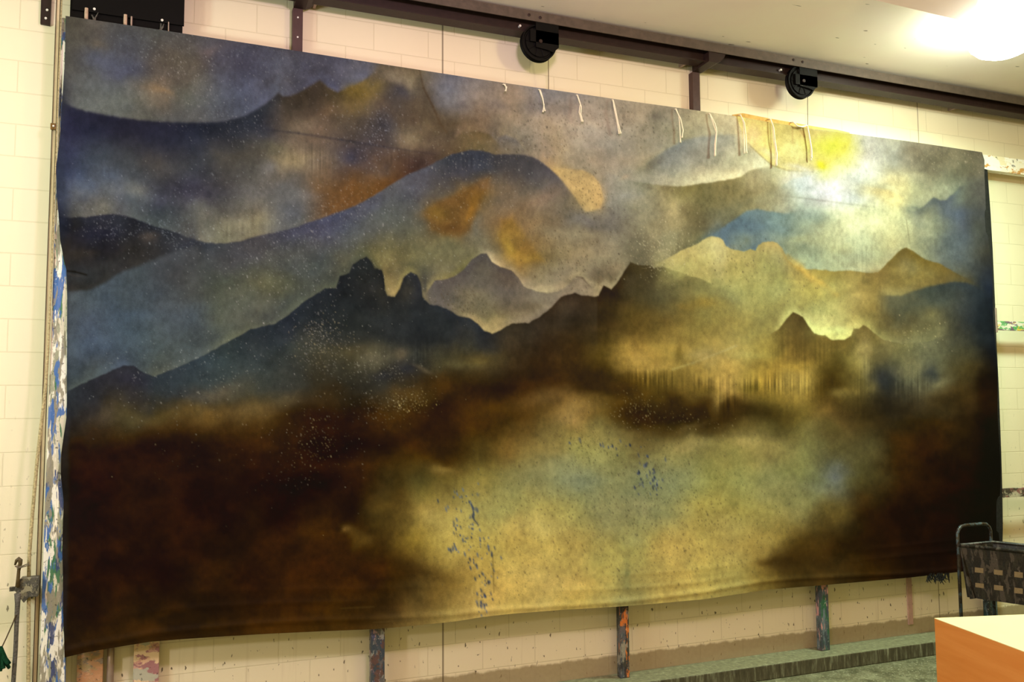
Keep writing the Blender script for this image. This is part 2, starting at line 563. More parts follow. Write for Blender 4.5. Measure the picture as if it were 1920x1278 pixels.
# ------------------------------------------------------------------ black box, bracket at top left
bx = thing('switch_box', 'black steel box fixed to the wall above the left end of the canvas', 'box', (-0.28, 0, H + 2.4))
a = at(135, 18, -0.12); b = at(345, 48, -0.12)
obj('front_panel', B((a.x, b.x, -0.12, -0.105, b.z, H + 2.785)), 'steel_dark', bx)
bp = bx.children[0]; bp.data.materials[0] = M['black']
obj('housing', B((at(135, 18).x, at(342, 50).x, -0.105, -0.001, H + 2.435, H + 2.785)), 'black', bx)
for px, py in ((177, 17), (304, 38)):
    p = at(px, py, -0.122)
    bm = bmesh.new(); lathe(bm, [(0.008, 0.003), (0.008, -0.004)], p, 'y', 10)
    obj('bolt', bm, 'bolt', bx)
for px in (162, 235):
    p = at(px, 26 if px < 200 else 38, -0.115)
    bm = bmesh.new(); tube(bm, [(p.x, -0.118, p.z - 0.10), (p.x, -0.118, p.z + 0.035)], 0.011, 8)
    obj('peg', bm, 'peg', bx)
for px in (246.5, 316):
    p = at(px, 40 if px < 300 else 50, -0.115)
    bm = bmesh.new(); tube(bm, [(p.x, -0.118, p.z - 0.10), (p.x, -0.118, p.z + 0.03)], 0.006 if px < 300 else 0.004, 8)
    obj('cord', bm, 'conduit', bx)
random.seed(4)
for px, py in ((177, 33), (301, 54)):
    p = at(px, py, -0.118)
    bm = bmesh.new()
    tube(bm, [(p.x, p.y, p.z - 0.06), (p.x, p.y, p.z - 0.005)], 0.01, 8)
    for k in range(7):
        q = Vector((random.uniform(-0.025, 0.025), -0.012 * random.random(), random.uniform(0.0, 0.04)))
        tube(bm, [p - Vector((0, 0, 0.01)), p + q], [0.005, 0.0015], 5)
    obj('frayed_knot', bm, 'rope_dark', bx)

br = thing('hanging_strap', 'short black steel strap with bright bolt heads at the top left of the wall', 'strap', (-0.76, -0.02, H + 2.43))
c = [at(78, -40, -0.02), at(98, -40, -0.02), at(93.5, 47.5, -0.02), at(75.5, 44, -0.02)]
bm = bmesh.new(); prism(bm, [(q.x, q.z) for q in c], 'y', -0.02, -0.001)
obj('bar', bm, 'steel_dark', br)
for px, py in ((86, 34.5), (88.5, 19)):
    p = at(px, py, -0.02)
    bm = bmesh.new(); lathe(bm, [(0.008, 0.001), (0.007, -0.006)], p, 'y', 12)
    obj('bolt', bm, 'bolt', br)

# ------------------------------------------------------------------ the paint frame behind the canvas
fr = thing('paint_frame', 'large timber paint frame crusted with paint behind the canvas', 'frame', (3.3, -0.11, 0.115))
ZT = H + 2.40
def member(name, x0, x1, y0, y1, zb, zt, mat):
    return obj(name, B((x0, x1, y0, y1, zb, zt)), mat, fr, bevel=0.003)
member('stile', -0.655, -0.52, -0.15, -0.07, 0.12, H + 2.43, 'stile')
for px, w_, m_ in ((709, 0.046, 'stile2'), (1171.5, 0.037, 'stile3'), (1548, 0.042, 'stile4'), (1862, 0.055, 'stile5')):
    X = at(px, 1190 if px < 1800 else 1135, -0.13).x
    member('stile', X - w_, X + w_, -0.13, -0.07, 0.117, ZT - 0.17, m_)
def z_at(px, py, Y): return at(px, py, Y).z
member('top_rail', -0.52, 9.2, -0.15, -0.08, z_at(1880, 322, -.15), z_at(1880, 294, -.15), 'rail_white')
member('middle_rail', 0.0, 9.2, -0.15, -0.131, z_at(1890, 619, -.15), z_at(1890, 602, -.15), 'rail_mid')
member('lower_rail', 0.0, 9.2, -0.15, -0.131, z_at(1890, 932, -.15), z_at(1890, 915, -.15), 'rail_low')
p = at(1866, 603, -0.15)
member('end_strap', p.x - 0.012, p.x + 0.012, -0.165, -0.152, p.z - 0.10, p.z + 0.13, 'conduit')

# boards standing behind the canvas at lower left
def board(px0, px1, py, mat, label, Y0, Y1, zt):
    a = at(px0, py, Y0); b = at(px1, py, Y0)
    bm = bmesh.new(); box(bm, a.x, b.x, Y0, Y1, 0.117, zt)
    return tag(obj('board', bm, mat, bevel=0.003), label, 'board', 'boards standing against the wall')
board(144, 193, 1250, 'board1', 'tan timber board under the lower left corner of the canvas', -0.06, -0.02, H - 1.2)
board(250, 298, 1250, 'board2', 'pink and cream timber board, second from the left under the canvas', -0.06, -0.02, H - 1.2)
a = at(207, 1250, -0.04)
bm = bmesh.new(); tube(bm, [(a.x, -0.04, 0.117), (a.x, -0.04, H - 1.2)], 0.02, 12)
tag(obj('standpipe', bm, 'conduit', smooth=True), 'grey vertical pipe between the tan and the pink boards', 'pipe')
a = at(1707, 1120, -0.012)
tag(obj('wall_strip', B((a.x - 0.03, a.x + 0.02, -0.014, -0.0005, 0.20, H - 1.2)), 'pinkstrip'),
    'narrow pinkish strip on the wall near the cart, under the canvas', 'strip')

# ------------------------------------------------------------------ rigging at the far left
gd = thing('guide_channel', 'thin cream vertical wire guide beside the left edge of the canvas', 'guide', (-0.69, -0.1, 0.0))
x0 = -0.682
bm = bmesh.new(); box(bm, x0 - 0.008, x0 + 0.008, -0.10, -0.09, 0.0, H + 2.78)
obj('strip', bm, 'cream', gd)
for dx in (-0.011, 0.011):
    bm = bmesh.new(); tube(bm, [(x0 + dx, -0.103, 0.0), (x0 + dx, -0.103, H + 2.78)], 0.0028, 6)
    obj('guide_wire', bm, 'wire', gd)
p = at(101, 238, -0.11)
ck = thing('cable_clamp', 'small brown clamp on the wire guide near the top left corner', 'clamp', (p.x, -0.115, p.z))
obj('jaw', B((p.x - 0.018, p.x + 0.012, -0.125, -0.107, p.z - 0.02, p.z + 0.02)), 'brass', ck, bevel=0.003)
bm = bmesh.new(); lathe(bm, [(0.006, 0.0), (0.006, -0.01)], (p.x + 0.0, -0.125, p.z), 'y', 8)
obj('screw', bm, 'bolt', ck)

YR = -0.16
def curve_pts(lst, Y): return [at(x, y, Y) for x, y in lst]
bm = bmesh.new()
top = at(107, 250, YR)
pts = [Vector((top.x, YR, H + 2.78))] + curve_pts([(105, 300), (98, 480), (90, 660), (85, 730), (77, 800), (70, 860), (65, 915), (61, 960), (55, 1040), (54, 1085)], YR)
tube(bm, pts, [0.004, 0.004, 0.005, 0.007, 0.009, 0.010, 0.010, 0.010, 0.010, 0.010, 0.010], 8)
pts = curve_pts([(54, 1085), (54, 1120), (53, 1278)], YR)
pts.append(Vector((pts[-1].x, YR, 0.02)))
tube(bm, pts, 0.0105, 8)
tag(obj('hauling_rope', bm, 'rope', smooth=True), 'pale rope slanting down the left wall through the rope lock', 'rope')

lk = thing('rope_lock', 'paint-spattered rope lock with an upright lever at the lower left', 'rope lock', at(55, 1100, YR))
a = at(39, 1083, YR - 0.03); b = at(71, 1118, YR - 0.03)
bm = bmesh.new()
prism(bm, [(a.x, a.z), (b.x, a.z), (b.x, b.z), (a.x + 0.045, b.z), (a.x + 0.02, b.z - 0.03), (a.x - 0.02, b.z + 0.03), (a.x - 0.03, b.z + 0.05)], 'y', YR - 0.035, YR + 0.03)
obj('body', bm, 'lock', lk, bevel=0.004)
bm = bmesh.new()
tube(bm, curve_pts([(33, 1100), (34, 1084), (35, 1070), (38, 1056), (38, 1050), (35, 1047), (31, 1050), (28, 1059)], YR - 0.045),
     [0.013, 0.010, 0.009, 0.011, 0.013, 0.012, 0.009, 0.005], 8)
obj('lever', bm, 'lever', lk, smooth=True)
bm = bmesh.new()
tube(bm, curve_pts([(28, 1061), (36, 1063), (48, 1058), (55, 1056), (54, 1059), (44, 1062), (34, 1065)], YR - 0.06), 0.0035, 6)
obj('safety_ring', bm, 'wire', lk)
a = at(18, 1104, YR - 0.0)
obj('pin', B((a.x, a.x + 0.06, YR - 0.01, YR + 0.01, a.z - 0.012, a.z + 0.012)), 'lock', lk)
a = at(67, 1104, 0.0)
obj('mounting_arm', B((at(44, 1100, 0).x, a.x, YR + 0.03, -0.0005, a.z - 0.03, a.z + 0.03)), 'lock', lk)

bm = bmesh.new()
pts = curve_pts([(33, 1112), (33, 1130), (31, 1170), (29, 1220), (25, 1278)], YR - 0.03)
pts.append(Vector((pts[-1].x - 0.01, YR - 0.03, 0.02)))
tube(bm, pts, [0.018, 0.014, 0.012, 0.012, 0.012, 0.012], 8)
tag(obj('hauling_rope', bm, 'rope_dark', smooth=True), 'dark paint-stained rope hanging straight below the rope lock', 'rope')
ts = thing('tassel', 'dark green tassel hanging on a thin cord at the left edge', 'tassel', at(4, 1232, YR - 0.05))
bm = bmesh.new(); tube(bm, curve_pts([(30, 1152), (24, 1168), (12, 1195), (3, 1214)], YR - 0.045), 0.0035, 6)
obj('cord', bm, 'wire', ts)
bm = bmesh.new()
cc = at(1, 1232, YR - 0.05)
random.seed(2)
for k in range(40):
    d = Vector((random.uniform(-0.045, 0.045), random.uniform(-0.03, 0.03), random.uniform(-0.075, -0.02)))
    tube(bm, [cc + Vector((0, 0, 0.06)), cc + d * 0.5 + Vector((0, 0, 0.01)) * 1, cc + d], [0.008, 0.012, 0.008], 6)
obj('yarn', bm, 'green', ts)

# ------------------------------------------------------------------ lamp and panel on the ceiling
lp = thing('ceiling_lamp', 'round glowing white lamp below the ceiling in the upper right corner', 'lamp', (LAMP.x, LAMP.y, CEIL))
bm = bmesh.new()
gr = 0.24
lathe(bm, [(0.05, -0.15), (0.12, -0.137), (0.18, -0.11), (gr - 0.015, -0.065), (gr, 0.0), (gr - 0.006, 0.06), (gr - 0.03, 0.11), (gr - 0.08, 0.135)], (LAMP.x, LAMP.y, LAMP.z), 'z', 48)
obj('globe', bm, 'globe', lp, smooth=True)
bm = bmesh.new()
lathe(bm, [(0.14, 0.136), (0.14, CEIL - LAMP.z - 0.001)], (LAMP.x, LAMP.y, LAMP.z), 'z', 48)
obj('housing', bm, 'shade', lp, smooth=True)
# pale panel
zq = CEIL - 0.10
q = [on(1640, 0, zq), on(1741, 24, zq), on(1816, 42, zq), on(1838, -6, zq), on(1700, -40, zq)]
bm = bmesh.new(); prism(bm, [(v.x, v.y) for v in q], 'z', zq, CEIL - 0.001)
tag(obj('ceiling_panel', bm, 'panel'), 'pale pinkish shallow panel on the ceiling beside the glowing lamp', 'panel')

CALIB = None
LIGHT_E = [[1.52,1.34,1.13,1.49,1.29,1.09,1.52,1.29,1.11,1.49,1.25,1.07,1.49,1.23,1.07,1.49,1.23,1.07,1.51,1.23,1.07,1.54,1.23,1.07,1.53,1.23,1.07,1.56,1.23,1.07,1.56,1.23,1.07,1.56,1.21,1.05,1.56,1.21,1.05,1.53,1.21,1.01,1.51,1.19,1.00,1.53,1.21,0.96,1.49,1.19,0.94,1.45,1.17,0.91,1.53,1.29,0.98,1.46,1.24,0.92,1.64,1.47,1.09,1.70,1.60,1.20,2.14,2.15,1.60,2.67,2.92,2.20,3.56,4.06,3.07,4.25,4.96,3.80,4.14,4.90,3.74,3.33,3.87,2.90,2.29,2.57,1.90,1.98,2.18,1.60],
[1.56,1.40,1.17,1.54,1.36,1.13,1.54,1.32,1.11,1.51,1.27,1.09,1.51,1.25,1.09,1.51,1.25,1.09,1.54,1.23,1.07,1.53,1.23,1.07,1.53,1.23,1.07,1.56,1.23,1.07,1.56,1.23,1.07,1.56,1.21,1.05,1.56,1.21,1.05,1.53,1.21,1.01,1.51,1.19,1.00,1.53,1.21,0.96,1.49,1.19,0.94,1.45,1.17,0.91,1.53,1.29,0.98,1.46,1.24,0.92,1.64,1.47,1.09,1.70,1.60,1.20,2.14,2.15,1.60,2.67,2.92,2.20,3.56,4.06,3.07,4.25,4.96,3.80,4.14,4.90,3.74,3.33,3.87,2.90,2.29,2.57,1.90,1.98,2.18,1.60],
[1.59,1.40,1.19,1.59,1.38,1.17,1.56,1.36,1.15,1.54,1.31,1.11,1.56,1.29,1.11,1.56,1.27,1.11,1.56,1.25,1.10,1.58,1.25,1.10,1.58,1.25,1.08,1.60,1.27,1.10,1.60,1.25,1.09,1.58,1.23,1.07,1.58,1.23,1.05,1.56,1.23,1.03,1.54,1.21,1.00,1.53,1.21,0.96,1.49,1.19,0.94,1.45,1.17,0.91,1.53,1.29,0.98,1.46,1.24,0.92,1.64,1.47,1.09,1.70,1.60,1.20,2.14,2.15,1.60,2.67,2.92,2.20,3.56,4.06,3.07,4.25,4.96,3.80,4.14,4.90,3.74,3.33,3.87,2.90,2.29,2.57,1.90,1.98,2.18,1.60],
[1.59,1.42,1.19,1.59,1.40,1.19,1.59,1.38,1.17,1.58,1.33,1.15,1.58,1.31,1.13,1.58,1.29,1.11,1.58,1.29,1.12,1.58,1.27,1.10,1.60,1.27,1.10,1.62,1.26,1.10,1.63,1.26,1.10,1.63,1.27,1.10,1.63,1.29,1.10,1.63,1.29,1.07,1.61,1.27,1.05,1.58,1.27,1.03,1.56,1.27,1.01,1.51,1.25,0.96,1.58,1.35,1.03,1.51,1.28,0.95,1.69,1.54,1.13,1.72,1.64,1.20,2.14,2.15,1.60,2.67,2.92,2.20,3.56,4.06,3.07,4.25,4.96,3.80,4.14,4.90,3.74,3.33,3.87,2.90,2.29,2.57,1.90,1.98,2.18,1.60],
[1.61,1.45,1.21,1.61,1.43,1.19,1.61,1.38,1.17,1.58,1.33,1.15,1.58,1.31,1.13,1.58,1.31,1.13,1.58,1.29,1.10,1.60,1.29,1.12,1.63,1.29,1.12,1.62,1.29,1.12,1.63,1.29,1.12,1.65,1.29,1.10,1.65,1.29,1.10,1.63,1.29,1.09,1.63,1.31,1.09,1.63,1.33,1.07,1.63,1.35,1.07,1.63,1.37,1.07,1.65,1.43,1.10,1.71,1.54,1.15,1.86,1.77,1.31,2.05,2.09,1.53,2.41,2.55,1.89,3.12,3.54,2.63,3.99,4.71,3.55,4.69,5.59,4.29,4.49,5.42,4.11,3.47,4.07,3.08,2.29,2.57,1.90,1.98,2.18,1.60],
[1.64,1.45,1.21,1.61,1.40,1.19,1.59,1.36,1.15,1.56,1.33,1.13,1.58,1.31,1.13,1.58,1.29,1.13,1.58,1.29,1.10,1.60,1.29,1.10,1.60,1.28,1.10,1.62,1.28,1.10,1.62,1.29,1.10,1.63,1.29,1.10,1.65,1.31,1.10,1.65,1.31,1.09,1.65,1.33,1.09,1.65,1.33,1.09,1.65,1.37,1.09,1.68,1.41,1.10,1.70,1.50,1.14,1.79,1.65,1.23,1.94,1.87,1.39,2.17,2.23,1.65,2.60,2.87,2.13,3.28,3.76,2.82,4.13,4.92,3.73,4.88,5.59,4.52,4.81,5.62,4.50,3.99,4.86,3.67,2.80,3.26,2.42,2.32,2.70,2.01],
[1.59,1.40,1.17,1.59,1.40,1.17,1.56,1.36,1.13,1.56,1.31,1.11,1.56,1.31,1.11,1.56,1.29,1.11,1.56,1.27,1.09,1.58,1.27,1.09,1.60,1.26,1.10,1.60,1.27,1.09,1.63,1.29,1.08,1.63,1.29,1.08,1.63,1.29,1.09,1.63,1.29,1.07,1.63,1.31,1.07,1.63,1.33,1.09,1.65,1.37,1.09,1.68,1.44,1.12,1.72,1.52,1.16,1.79,1.68,1.25,1.92,1.88,1.40,2.19,2.23,1.65,2.55,2.80,2.07,3.09,3.56,2.65,3.79,4.54,3.41,4.35,5.27,4.02,4.36,5.38,4.07,3.79,4.64,3.48,2.83,3.36,2.51,2.41,2.83,2.09],
[1.56,1.40,1.15,1.56,1.38,1.15,1.56,1.34,1.13,1.54,1.31,1.11,1.54,1.29,1.09,1.54,1.27,1.07,1.56,1.27,1.09,1.56,1.27,1.07,1.55,1.25,1.06,1.58,1.25,1.07,1.58,1.27,1.07,1.58,1.27,1.07,1.61,1.29,1.07,1.61,1.29,1.05,1.58,1.29,1.05,1.61,1.33,1.07,1.65,1.37,1.07,1.65,1.41,1.10,1.70,1.50,1.14,1.77,1.66,1.24,1.90,1.84,1.38,2.12,2.17,1.59,2.41,2.59,1.92,2.84,3.18,2.39,3.27,3.84,2.85,3.62,4.36,3.28,3.66,4.45,3.36,3.29,3.99,2.97,2.63,3.11,2.33,2.35,2.77,2.04],
[1.59,1.42,1.19,1.56,1.38,1.13,1.54,1.31,1.11,1.52,1.29,1.07,1.51,1.27,1.05,1.51,1.25,1.05,1.51,1.23,1.05,1.51,1.25,1.05,1.51,1.23,1.03,1.56,1.25,1.05,1.53,1.25,1.03,1.56,1.25,1.03,1.56,1.25,1.03,1.56,1.25,1.03,1.56,1.29,1.03,1.58,1.31,1.03,1.58,1.35,1.05,1.61,1.39,1.07,1.65,1.46,1.10,1.70,1.57,1.18,1.83,1.77,1.30,1.99,2.04,1.48,2.22,2.36,1.75,2.49,2.75,2.05,2.75,3.20,2.38,2.96,3.51,2.60,3.00,3.55,2.67,2.73,3.25,2.42,2.29,2.70,1.98,2.09,2.41,1.77],
[1.49,1.34,1.11,1.49,1.31,1.09,1.49,1.29,1.07,1.49,1.27,1.05,1.47,1.25,1.03,1.47,1.23,1.01,1.47,1.21,1.01,1.47,1.21,1.00,1.49,1.21,1.01,1.47,1.19,1.00,1.47,1.19,0.98,1.49,1.19,1.00,1.49,1.21,1.00,1.51,1.23,0.98,1.51,1.23,1.00,1.54,1.27,1.00,1.54,1.31,1.01,1.56,1.35,1.01,1.58,1.42,1.07,1.66,1.53,1.13,1.73,1.65,1.22,1.86,1.86,1.35,2.02,2.10,1.56,2.20,2.40,1.76,2.38,2.66,1.95,2.47,2.83,2.09,2.47,2.86,2.12,2.29,2.67,1.95,2.00,2.29,1.67,1.87,2.12,1.53],
[1.43,1.27,1.03,1.45,1.29,1.05,1.45,1.25,1.03,1.45,1.23,1.02,1.43,1.21,1.00,1.42,1.19,0.98,1.42,1.19,0.98,1.42,1.17,0.96,1.42,1.17,0.96,1.42,1.15,0.94,1.42,1.15,0.94,1.45,1.17,0.96,1.45,1.17,0.96,1.45,1.19,0.94,1.45,1.21,0.94,1.47,1.23,0.96,1.47,1.25,0.98,1.49,1.29,0.98,1.51,1.36,1.01,1.56,1.42,1.05,1.61,1.54,1.11,1.71,1.68,1.23,1.81,1.86,1.36,1.95,2.08,1.52,2.06,2.26,1.64,2.11,2.38,1.74,2.09,2.35,1.72,1.95,2.20,1.60,1.76,1.98,1.41,1.66,1.84,1.34],
[1.42,1.27,1.03,1.43,1.25,1.03,1.40,1.21,1.00,1.40,1.19,0.98,1.38,1.17,0.96,1.38,1.15,0.95,1.38,1.13,0.93,1.38,1.13,0.93,1.36,1.11,0.91,1.38,1.11,0.91,1.38,1.11,0.91,1.38,1.13,0.91,1.38,1.13,0.89,1.38,1.15,0.89,1.38,1.15,0.89,1.40,1.17,0.89,1.40,1.21,0.91,1.43,1.23,0.93,1.45,1.29,0.96,1.47,1.33,0.98,1.52,1.42,1.03,1.56,1.52,1.11,1.66,1.66,1.19,1.74,1.79,1.30,1.79,1.90,1.36,1.79,1.95,1.41,1.76,1.95,1.41,1.66,1.82,1.30,1.52,1.64,1.18,1.43,1.57,1.10],
[1.40,1.27,1.02,1.40,1.21,0.98,1.38,1.19,0.96,1.36,1.15,0.95,1.34,1.13,0.93,1.34,1.11,0.91,1.32,1.09,0.89,1.32,1.07,0.88,1.32,1.09,0.88,1.32,1.07,0.86,1.32,1.07,0.86,1.32,1.07,0.84,1.32,1.07,0.84,1.34,1.09,0.86,1.34,1.11,0.86,1.34,1.13,0.86,1.36,1.15,0.86,1.36,1.17,0.88,1.38,1.21,0.89,1.40,1.27,0.93,1.43,1.32,0.96,1.45,1.38,1.00,1.50,1.47,1.06,1.54,1.54,1.11,1.54,1.62,1.14,1.57,1.64,1.18,1.52,1.62,1.15,1.45,1.55,1.10,1.32,1.38,0.98,1.25,1.32,0.93],
[1.32,1.17,0.93,1.34,1.17,0.95,1.34,1.15,0.93,1.32,1.13,0.91,1.29,1.09,0.88,1.28,1.07,0.88,1.28,1.07,0.86,1.28,1.06,0.84,1.25,1.04,0.83,1.25,1.04,0.81,1.28,1.04,0.81,1.25,1.04,0.81,1.25,1.04,0.81,1.27,1.03,0.81,1.27,1.05,0.81,1.27,1.07,0.81,1.27,1.09,0.83,1.29,1.11,0.83,1.32,1.15,0.84,1.32,1.19,0.86,1.34,1.23,0.89,1.36,1.28,0.91,1.38,1.32,0.93,1.38,1.36,0.96,1.41,1.41,1.00,1.41,1.43,1.00,1.36,1.41,0.98,1.27,1.32,0.93,1.17,1.21,0.84,1.13,1.17,0.81],
[1.28,1.11,0.89,1.30,1.11,0.89,1.28,1.09,0.88,1.25,1.07,0.86,1.25,1.06,0.84,1.23,1.04,0.83,1.23,1.02,0.81,1.23,1.02,0.79,1.21,1.00,0.79,1.21,1.00,0.78,1.19,0.98,0.78,1.21,0.98,0.76,1.19,0.98,0.76,1.19,0.98,0.75,1.21,1.00,0.76,1.21,1.02,0.76,1.21,1.04,0.76,1.23,1.05,0.78,1.23,1.07,0.78,1.23,1.09,0.79,1.25,1.13,0.81,1.25,1.15,0.83,1.25,1.19,0.84,1.28,1.23,0.88,1.30,1.28,0.90,1.25,1.28,0.88,1.21,1.21,0.84,1.13,1.13,0.80,1.05,1.07,0.73,1.01,1.03,0.70],
[1.27,1.11,0.88,1.25,1.09,0.86,1.23,1.07,0.84,1.21,1.04,0.83,1.19,1.02,0.79,1.19,1.00,0.78,1.17,0.98,0.76,1.17,0.98,0.76,1.17,0.96,0.75,1.17,0.96,0.75,1.17,0.96,0.75,1.15,0.95,0.73,1.15,0.95,0.72,1.13,0.95,0.72,1.15,0.96,0.72,1.15,0.96,0.72,1.15,0.98,0.72,1.15,1.00,0.72,1.17,1.02,0.73,1.17,1.04,0.73,1.17,1.06,0.75,1.17,1.07,0.75,1.17,1.09,0.76,1.17,1.11,0.76,1.15,1.13,0.78,1.13,1.11,0.76,1.07,1.06,0.73,1.00,1.00,0.69,0.93,0.93,0.63,0.91,0.89,0.60],
[1.23,1.07,0.84,1.21,1.06,0.83,1.19,1.04,0.81,1.19,1.00,0.79,1.15,0.98,0.76,1.15,0.96,0.75,1.13,0.95,0.73,1.13,0.93,0.73,1.13,0.95,0.72,1.13,0.93,0.72,1.11,0.93,0.72,1.11,0.91,0.70,1.11,0.91,0.69,1.09,0.91,0.69,1.09,0.91,0.67,1.09,0.91,0.67,1.09,0.93,0.67,1.09,0.93,0.67,1.09,0.95,0.67,1.09,0.96,0.67,1.09,0.96,0.69,1.07,0.98,0.69,1.07,1.00,0.67,1.06,0.98,0.67,1.04,0.98,0.67,1.00,0.96,0.66,0.95,0.93,0.63,0.88,0.88,0.60,0.88,0.88,0.60,0.86,0.85,0.57],
[1.15,1.00,0.78,1.13,0.98,0.76,1.13,0.98,0.76,1.13,0.96,0.75,1.11,0.95,0.73,1.09,0.93,0.72,1.11,0.93,0.72,1.11,0.91,0.70,1.09,0.89,0.69,1.07,0.89,0.67,1.07,0.88,0.67,1.06,0.88,0.67,1.06,0.88,0.66,1.06,0.88,0.64,1.04,0.88,0.64,1.04,0.88,0.63,1.04,0.88,0.63,1.04,0.88,0.63,1.04,0.89,0.63,1.04,0.91,0.63,1.04,0.91,0.64,1.04,0.93,0.64,1.04,0.96,0.67,1.02,0.96,0.66,1.02,0.98,0.66,0.95,0.93,0.63,0.89,0.88,0.59,0.82,0.83,0.57,0.84,0.84,0.57,0.82,0.81,0.54],
[1.09,0.95,0.73,1.11,0.96,0.75,1.09,0.95,0.73,1.07,0.91,0.70,1.07,0.91,0.69,1.06,0.89,0.67,1.04,0.86,0.66,1.04,0.88,0.66,1.04,0.86,0.66,1.04,0.86,0.64,1.04,0.88,0.64,1.06,0.88,0.66,1.06,0.88,0.66,1.04,0.88,0.64,1.04,0.88,0.64,1.02,0.88,0.63,1.00,0.84,0.62,1.00,0.86,0.62,1.00,0.88,0.62,1.00,0.89,0.63,1.02,0.91,0.63,1.04,0.95,0.66,1.04,0.96,0.67,1.02,0.96,0.66,1.02,0.98,0.66,0.95,0.93,0.63,0.89,0.88,0.59,0.82,0.83,0.57,0.79,0.80,0.54,0.78,0.77,0.52],
[1.15,1.02,0.78,1.11,0.96,0.75,1.07,0.93,0.70,1.04,0.88,0.66,1.00,0.86,0.64,1.00,0.84,0.64,1.04,0.86,0.66,1.02,0.86,0.64,1.07,0.89,0.67,1.06,0.89,0.67,1.07,0.89,0.67,1.06,0.88,0.66,1.06,0.88,0.66,1.04,0.88,0.64,1.04,0.88,0.64,1.02,0.88,0.63,1.00,0.84,0.62,1.00,0.86,0.62,1.00,0.88,0.62,1.00,0.89,0.63,1.02,0.91,0.63,1.04,0.95,0.66,1.04,0.96,0.67,1.02,0.96,0.66,1.02,0.98,0.66,0.95,0.93,0.63,0.89,0.88,0.59,0.82,0.83,0.57,0.75,0.76,0.51,0.74,0.73,0.49]]
